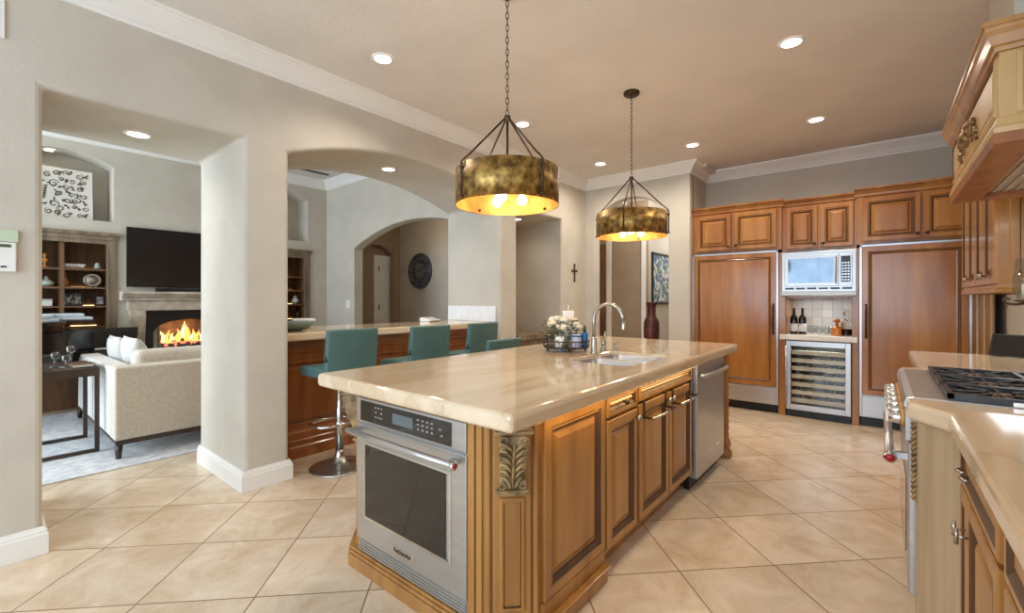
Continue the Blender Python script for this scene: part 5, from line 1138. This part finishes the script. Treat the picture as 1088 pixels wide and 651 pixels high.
for i in range(7):
    for j in range(5):
        cx_, cz_ = 0.72 + 0.052 * j + rnd.uniform(-.012, .012), 0.06 + 0.083 * i + rnd.uniform(-.015, .015)
        if cx_ > 0.975: continue
        if (i + j) % 2: curl(cx_, cz_, rnd.uniform(0.025, 0.038), rnd.uniform(0, 6.28), rnd.choice((-1, 1)), 1.2, 0.0055)
        else:
            for k_ in range(3): leaf(cx_, cz_, 0.036, rnd.uniform(0, 6.28))
for (cx_, cz_) in ((0.42, 0.56), (0.42, 0.06), (0.68, 0.55), (0.69, 0.07), (0.43, 0.3), (0.70, 0.3)): curl(cx_, cz_, 0.03, cx_ * 9, 1)
mb.build('scroll_pattern', 'scroll_ink', fc_)

tv = thing('television', 'large flat television hung above the stone mantel', 'television', (XT + 0.03, 1.97, 1.86))
mb = MB(); mb.box(XT + 0.002, XT + 0.03, 1.6, 2.3, 1.65, 2.1); mb.box(XT + 0.03, XT + 0.06, 1.295, 2.655, 1.475, 2.245); mb.build('case', 'black', tv, bevel=0.003)
mb = MB(); mb.box(XT + 0.0605, XT + 0.062, 1.307, 2.643, 1.487, 2.233); mb.build('screen', 'screen', tv)
mn = thing('fireplace_mantel', 'carved pale stone fireplace mantel with scroll legs', 'fireplace', (XT, 1.97, 0))
mb = MB(); mb.prism([(XT + 0.001, 1.415), (XT + 0.24, 1.415), (XT + 0.24, 1.385), (XT + 0.22, 1.375), (XT + 0.19, 1.34), (XT + 0.17, 1.33), (XT + 0.165, 1.30), (XT + 0.001, 1.30)], 'y', 1.23, 2.71); mb.build('mantel_shelf', 'stone', mn, bevel=0.004)
mb = MB(); mb.box(XT + 0.001, XT + 0.14, 1.30, 2.64, 1.17, 1.30); mb.build('frieze', 'stone', mn, bevel=0.006)
for a, b in ((1.31, 1.47), (2.47, 2.63)):
    mb = MB(); mb.prism([(XT + 0.001, 0), (XT + 0.17, 0), (XT + 0.17, 0.12), (XT + 0.14, 0.16), (XT + 0.11, 0.5), (XT + 0.12, 0.8), (XT + 0.16, 0.98), (XT + 0.18, 1.10), (XT + 0.175, 1.17), (XT + 0.001, 1.17)], 'y', a, b); mb.build('leg', 'stone', mn, bevel=0.01)
sbn = MB(); sbn.box(XT + 0.07, XT + 0.14, 1.58, 2.36, 1.4155, 1.465); tag(sbn.build('soundbar', 'black', None, bevel=0.005), 'slim black soundbar on the mantel under the television', 'soundbar')
fb = thing('firebox', 'black-framed arched gas fireplace with glass front and burning logs', 'fireplace', (XT, 1.97, 0.3))
mb = MB(); arch = [(1.57, 0.40), (1.57, 0.88)] + [(1.57 + 0.80 * i / 16, 0.88 + 0.16 * math.sqrt(max(0, 1 - (2 * i / 16 - 1) ** 2))) for i in range(1, 16)] + [(2.37, 0.88), (2.37, 0.40)]
outer = [(1.475, 0.0), (1.475, 1.165), (2.465, 1.165), (2.465, 0.0)]
mb.prism([(1.475, 0), (1.475, 1.165), (2.465, 1.165), (2.465, 0), (2.37, 0)] + list(reversed(arch)) + [(1.57, 0)], 'x', XT + 0.005, XT + 0.05)
mb.box(XT + 0.005, XT + 0.05, 1.57, 2.37, 0, 0.40)
mb.build('surround', 'black', fb)
mb = MB(); mb.box(XT - 0.36, XT - 0.34, 1.64, 2.30, 0.3, 1.06); mb.box(XT - 0.34, XT - 0.0, 1.625, 1.64, 0.3, 1.06); mb.box(XT - 0.34, XT - 0.0, 2.30, 2.315, 0.3, 1.06); mb.box(XT - 0.34, XT, 1.64, 2.30, 0.3, 0.32)
mb.build('brick_lining', noisemat('sooty_brick', (96, 76, 60), (146, 122, 100), (8, 8, 8), 5, rough=0.9), fb)
for (y0_, y1_, x_, z_) in ((1.68, 2.25, -0.08, 0.68), (1.72, 2.28, -0.17, 0.68), (1.75, 2.18, -0.12, 0.74)):
    mb = MB(); mb.tube([(XT + x_, y0_, z_), (XT + x_ + 0.02, (y0_ + y1_) / 2, z_ + 0.01), (XT + x_ - 0.02, y1_, z_)], 0.035, 9); mb.build('log', 'wood_dark', fb)
mb = MB(); mb.box(XT - 0.22, XT - 0.03, 1.66, 2.29, 0.62, 0.65); mb.build('grate', 'iron', fb)
mb = MB(); 
for i in range(26): mb.sphere((XT - random.uniform(0.02, 0.12), random.uniform(1.66, 2.28), random.uniform(0.65, 0.77)), random.uniform(0.014, 0.032), 6)
mb.build('embers', 'embers', fb)
def flame(y, x, z, h, r, mat):
    mb = MB(); k = 9; rings = []
    for j in range(k):
        t_ = j / (k - 1); rr = r * (math.sin(PI * min(1, t_ * 0.85 + 0.15)) ** 0.8) * (1 - t_ * 0.45) + 0.001; wob = 0.9 * r * t_ * math.sin(5.0 * t_ + y * 70)
        rings.append([(x + rr * 0.6 * math.cos(2 * PI * i / 9), y + wob + rr * math.sin(2 * PI * i / 9), z + h * t_) for i in range(9)])
    mb.add([p for g in rings for p in g], [(j * 9 + i, j * 9 + (i + 1) % 9, (j + 1) * 9 + (i + 1) % 9, (j + 1) * 9 + i) for j in range(k - 1) for i in range(9)], 0, True)
    mb.build('flame', mat, fb)
fr_ = random.Random(5)
for i in range(16):
    y = 1.70 + i * 0.037 + fr_.uniform(-.01, .01); c_ = 1 - abs(y - 1.93) / 0.36
    flame(y, XT - 0.06 - 0.05 * fr_.random(), 0.70 + fr_.uniform(-.02, .03), (0.07 + 0.22 * c_) * fr_.uniform(0.6, 1.1), fr_.uniform(0.02, 0.034), 'fire_hot' if i % 3 == 0 else 'fire')
mb = MB(); mb.box(XT + 0.012, XT + 0.015, 1.57, 2.37, 0.40, 1.03); mb.build('glass_front', 'pane', fb)
point_light((XT - 0.08, 1.95, 0.9), 6, (1, 0.5, 0.2), 0.08)

# sofa with its back to the kitchen
sf = thing('sofa', 'pale linen sectional sofa with its back to the kitchen', 'sofa', (-5.8, 1.9, 0))
mb = MB(); mb.box(-5.0, -4.79, 0.76, 3.2, 0.16, 0.76); mb.build('back', 'sofa', sf, bevel=0.02, seg=3)
mb = MB(); mb.prism([(-5.0, 0.16), (-5.0, 0.745), (-6.55, 0.735), (-6.62, 0.70), (-6.66, 0.60), (-6.70, 0.16)], 'y', 0.762, 0.92); mb.build('arm', 'pillow', sf, bevel=0.02, seg=3)
mb = MB(); mb.box(-6.85, -5.0, 0.92, 3.2, 0.16, 0.42); mb.build('seat_base', 'sofa', sf, bevel=0.03, seg=3)
mb = MB(); mb.box(-6.88, -5.02, 0.93, 2.0, 0.425, 0.56); mb.build('seat_cushion', 'pillow', sf, bevel=0.05, seg=4)
mb = MB(); mb.box(-6.1, -5.02, 2.01, 3.18, 0.425, 0.56); mb.build('seat_cushion', 'pillow', sf, bevel=0.05, seg=4)
mb = MB(); mb.box(-6.80, -4.80, 0.775, 0.80, 0.125, 0.16); mb.box(-4.83, -4.795, 0.775, 3.19, 0.125, 0.16); mb.build('base_rail', 'wood_dark', sf)
for x, y in ((-4.82, 0.79), (-6.8, 0.79), (-4.82, 3.15), (-6.8, 3.15)):
    mb = MB(); mb.lathe([(0.018, 0.0125), (0.028, 0.13)], (x, y, 0), 4); mb.build('leg', 'wood_dark', sf)
for y0_, y1_ in ((0.93, 1.72), (1.74, 2.45), (2.47, 3.17)):
    mb = MB(); mb.box(-5.24, -5.005, y0_, y1_, 0.562, 0.865); mb.build('back_cushion', 'sofa', sf, bevel=0.06, seg=4)
def cushion(loc, rot, sx, sz, label, th=0.16):
    t = thing('throw_pillow', label, 'cushion', loc, 0, 'throw pillows on the sofa')
    mt = Matrix.Translation(loc) @ rot; mb = MB(mt); n = 12; vs = []; fs = []
    for s_ in (1, -1):
        for i in range(n + 1):
            for j in range(n + 1):
                u, v = 2 * i / n - 1, 2 * j / n - 1; q = max(0, (1 - u * u) * (1 - v * v)) ** 0.45
                vs.append((u * sx * (1 - 0.06 * (1 - v * v)), s_ * th / 2 * q, v * sz * (1 - 0.06 * (1 - u * u))))
    m_ = (n + 1) ** 2
    for s_ in (0, 1):
        for i in range(n):
            for j in range(n): fs.append((s_ * m_ + i * (n + 1) + j, s_ * m_ + (i + 1) * (n + 1) + j, s_ * m_ + (i + 1) * (n + 1) + j + 1, s_ * m_ + i * (n + 1) + j + 1))
    mb.add(vs, fs, 0, True); mb.build('cover', 'pillow', t, weld=True)
cushion((-6.12, 1.01, 0.755), Matrix.Rotation(math.radians(12), 4, 'X'), 0.26, 0.19, 'rounded pale pillow leaning on the far end of the sofa arm', 0.17)
cushion((-5.56, 1.04, 0.765), Matrix.Rotation(math.radians(14), 4, 'X'), 0.28, 0.20, 'pale pillow leaning in the back corner of the sofa', 0.19)

# side table by the column, with a stone top
tb = thing('side_table', 'dark metal side table with weathered top beside the sofa', 'table', (-5.5, 0.55, 0))
mb = MB(); mb.box(-5.83, -5.17, 0.10, 0.725, 0.665, 0.735); mb.build('top', 'wood_dark', tb, bevel=0.003)
for x in (-5.2, -5.8):
    mb = MB()
    mb.box(x - 0.015, x + 0.015, 0.12, 0.15, 0.0125, 0.665); mb.box(x - 0.015, x + 0.015, 0.695, 0.725, 0.0125, 0.665); mb.box(x - 0.015, x + 0.015, 0.15, 0.695, 0.0125, 0.04)
    mb.build('leg_frame', 'wood_dark', tb)
for x, y, h, lab in ((-5.45, 0.48, 0.11, 'clear glass candle holder on the dark side table, nearest to the near wall edge'), (-5.5, 0.58, 0.15, 'tallest clear glass candle holder on the dark side table'), (-5.38, 0.54, 0.09, 'shortest clear glass candle holder, at the front of the side table')):
    cs_ = thing('candle_holder', lab, 'candle holder', (x, y, 0.7355), 0, 'glass candle holders on the side table')
    mb = MB(); mb.lathe([(0.035, 0), (0.035, 0.006), (0.01, 0.014), (0.008, h - 0.04), (0.025, h - 0.03), (0.03, h + 0.02), (0.027, h + 0.02), (0.0001, h - 0.025)], (x, y, 0.7355), 14); mb.build('body', 'glass', cs_)
bk_ = thing('table_book', 'dark book lying on the side table beside the candle holders', 'book', (-5.35, 0.6, 0.736))
mb = MB(); mb.box(-5.42, -5.24, 0.56, 0.70, 0.7365, 0.765); mb.build('cover', 'wood_brown', bk_, bevel=0.003)
mb = MB(); mb.box(-5.425, -5.238, 0.565, 0.695, 0.742, 0.760); mb.build('pages', 'paper', bk_)

# grand piano behind the sofa
pn = thing('grand_piano', 'glossy black grand piano with closed lid behind the sofa', 'piano', (-6.9, 0.2, 0))
plan = [(-7.23, 1.34), (-7.0, 1.33), (-6.93, 0.93), (-6.93, 0.70), (-6.55, 0.66), (-6.25, 0.45), (-6.1, 0.0), (-6.05, -0.6), (-7.4, -0.6)]
mb = MB(); mb.prism(plan, 'z', 0.62, 0.98); mb.build('case', 'piano', pn, bevel=0.01)
mb = MB(); mb.prism([(p[0], p[1]) for p in [(-7.38, 0.95), (-6.94, 0.94), (-6.94, 0.70), (-6.58, 0.66), (-6.22, 0.45), (-6.07, 0.0), (-6.02, -0.62), (-7.38, -0.62)]], 'z', 1.06, 1.08); mb.prism([(-7.38, 0.72), (-6.6, 0.64), (-6.25, 0.42), (-6.1, 0.0), (-6.1, -0.6), (-7.38, -0.6)], 'z', 0.982, 1.058); mb.build('lid', 'piano', pn, bevel=0.004)
mb = MB(); mb.box(-6.985, -6.93, 0.78, 1.25, 0.74, 0.755); mb.build('keyboard', 'white', pn)
for x, y in ((-7.25, 1.15), (-6.3, 0.2), (-7.2, -0.4)):
    mb = MB(); mb.lathe([(0.05, 0.0125), (0.035, 0.08), (0.055, 0.3), (0.07, 0.62)], (x, y, 0), 10); mb.build('leg', 'piano', pn)
cv = thing('pale_lid_slabs', 'pale blue slabs added for the bright look of the piano lid', 'cover', (-6.7, 0.3, 1.081))  # added pale slabs standing in for the lid's bright look
mb = MB(); mb.prism([(-7.3, 0.93), (-6.96, 0.92), (-6.95, 0.66), (-6.5, 0.60), (-6.25, 0.40), (-6.12, 0.0), (-6.12, -0.4), (-7.3, -0.4)], 'z', 1.0815, 1.115); mb.build('lower_slab', 'pale_blue', cv, bevel=0.01)
mb = MB(); mb.prism([(-7.25, 0.86), (-6.98, 0.85), (-6.97, 0.62), (-6.55, 0.55), (-6.32, 0.36), (-6.2, 0.0), (-6.2, -0.4), (-7.25, -0.4)], 'z', 1.1155, 1.155); mb.build('upper_slab', 'pale_blue', cv, bevel=0.01)
# linear vent in the living ceiling
v_ = MB(); v_.box(-7.0, -6.93, 2.9, 3.75, LZ - 0.012, LZ - 0.001); tag(v_.build('ceiling_vent', 'black'), 'dark slot vent in the living room ceiling seen through the bar arch', 'vent')
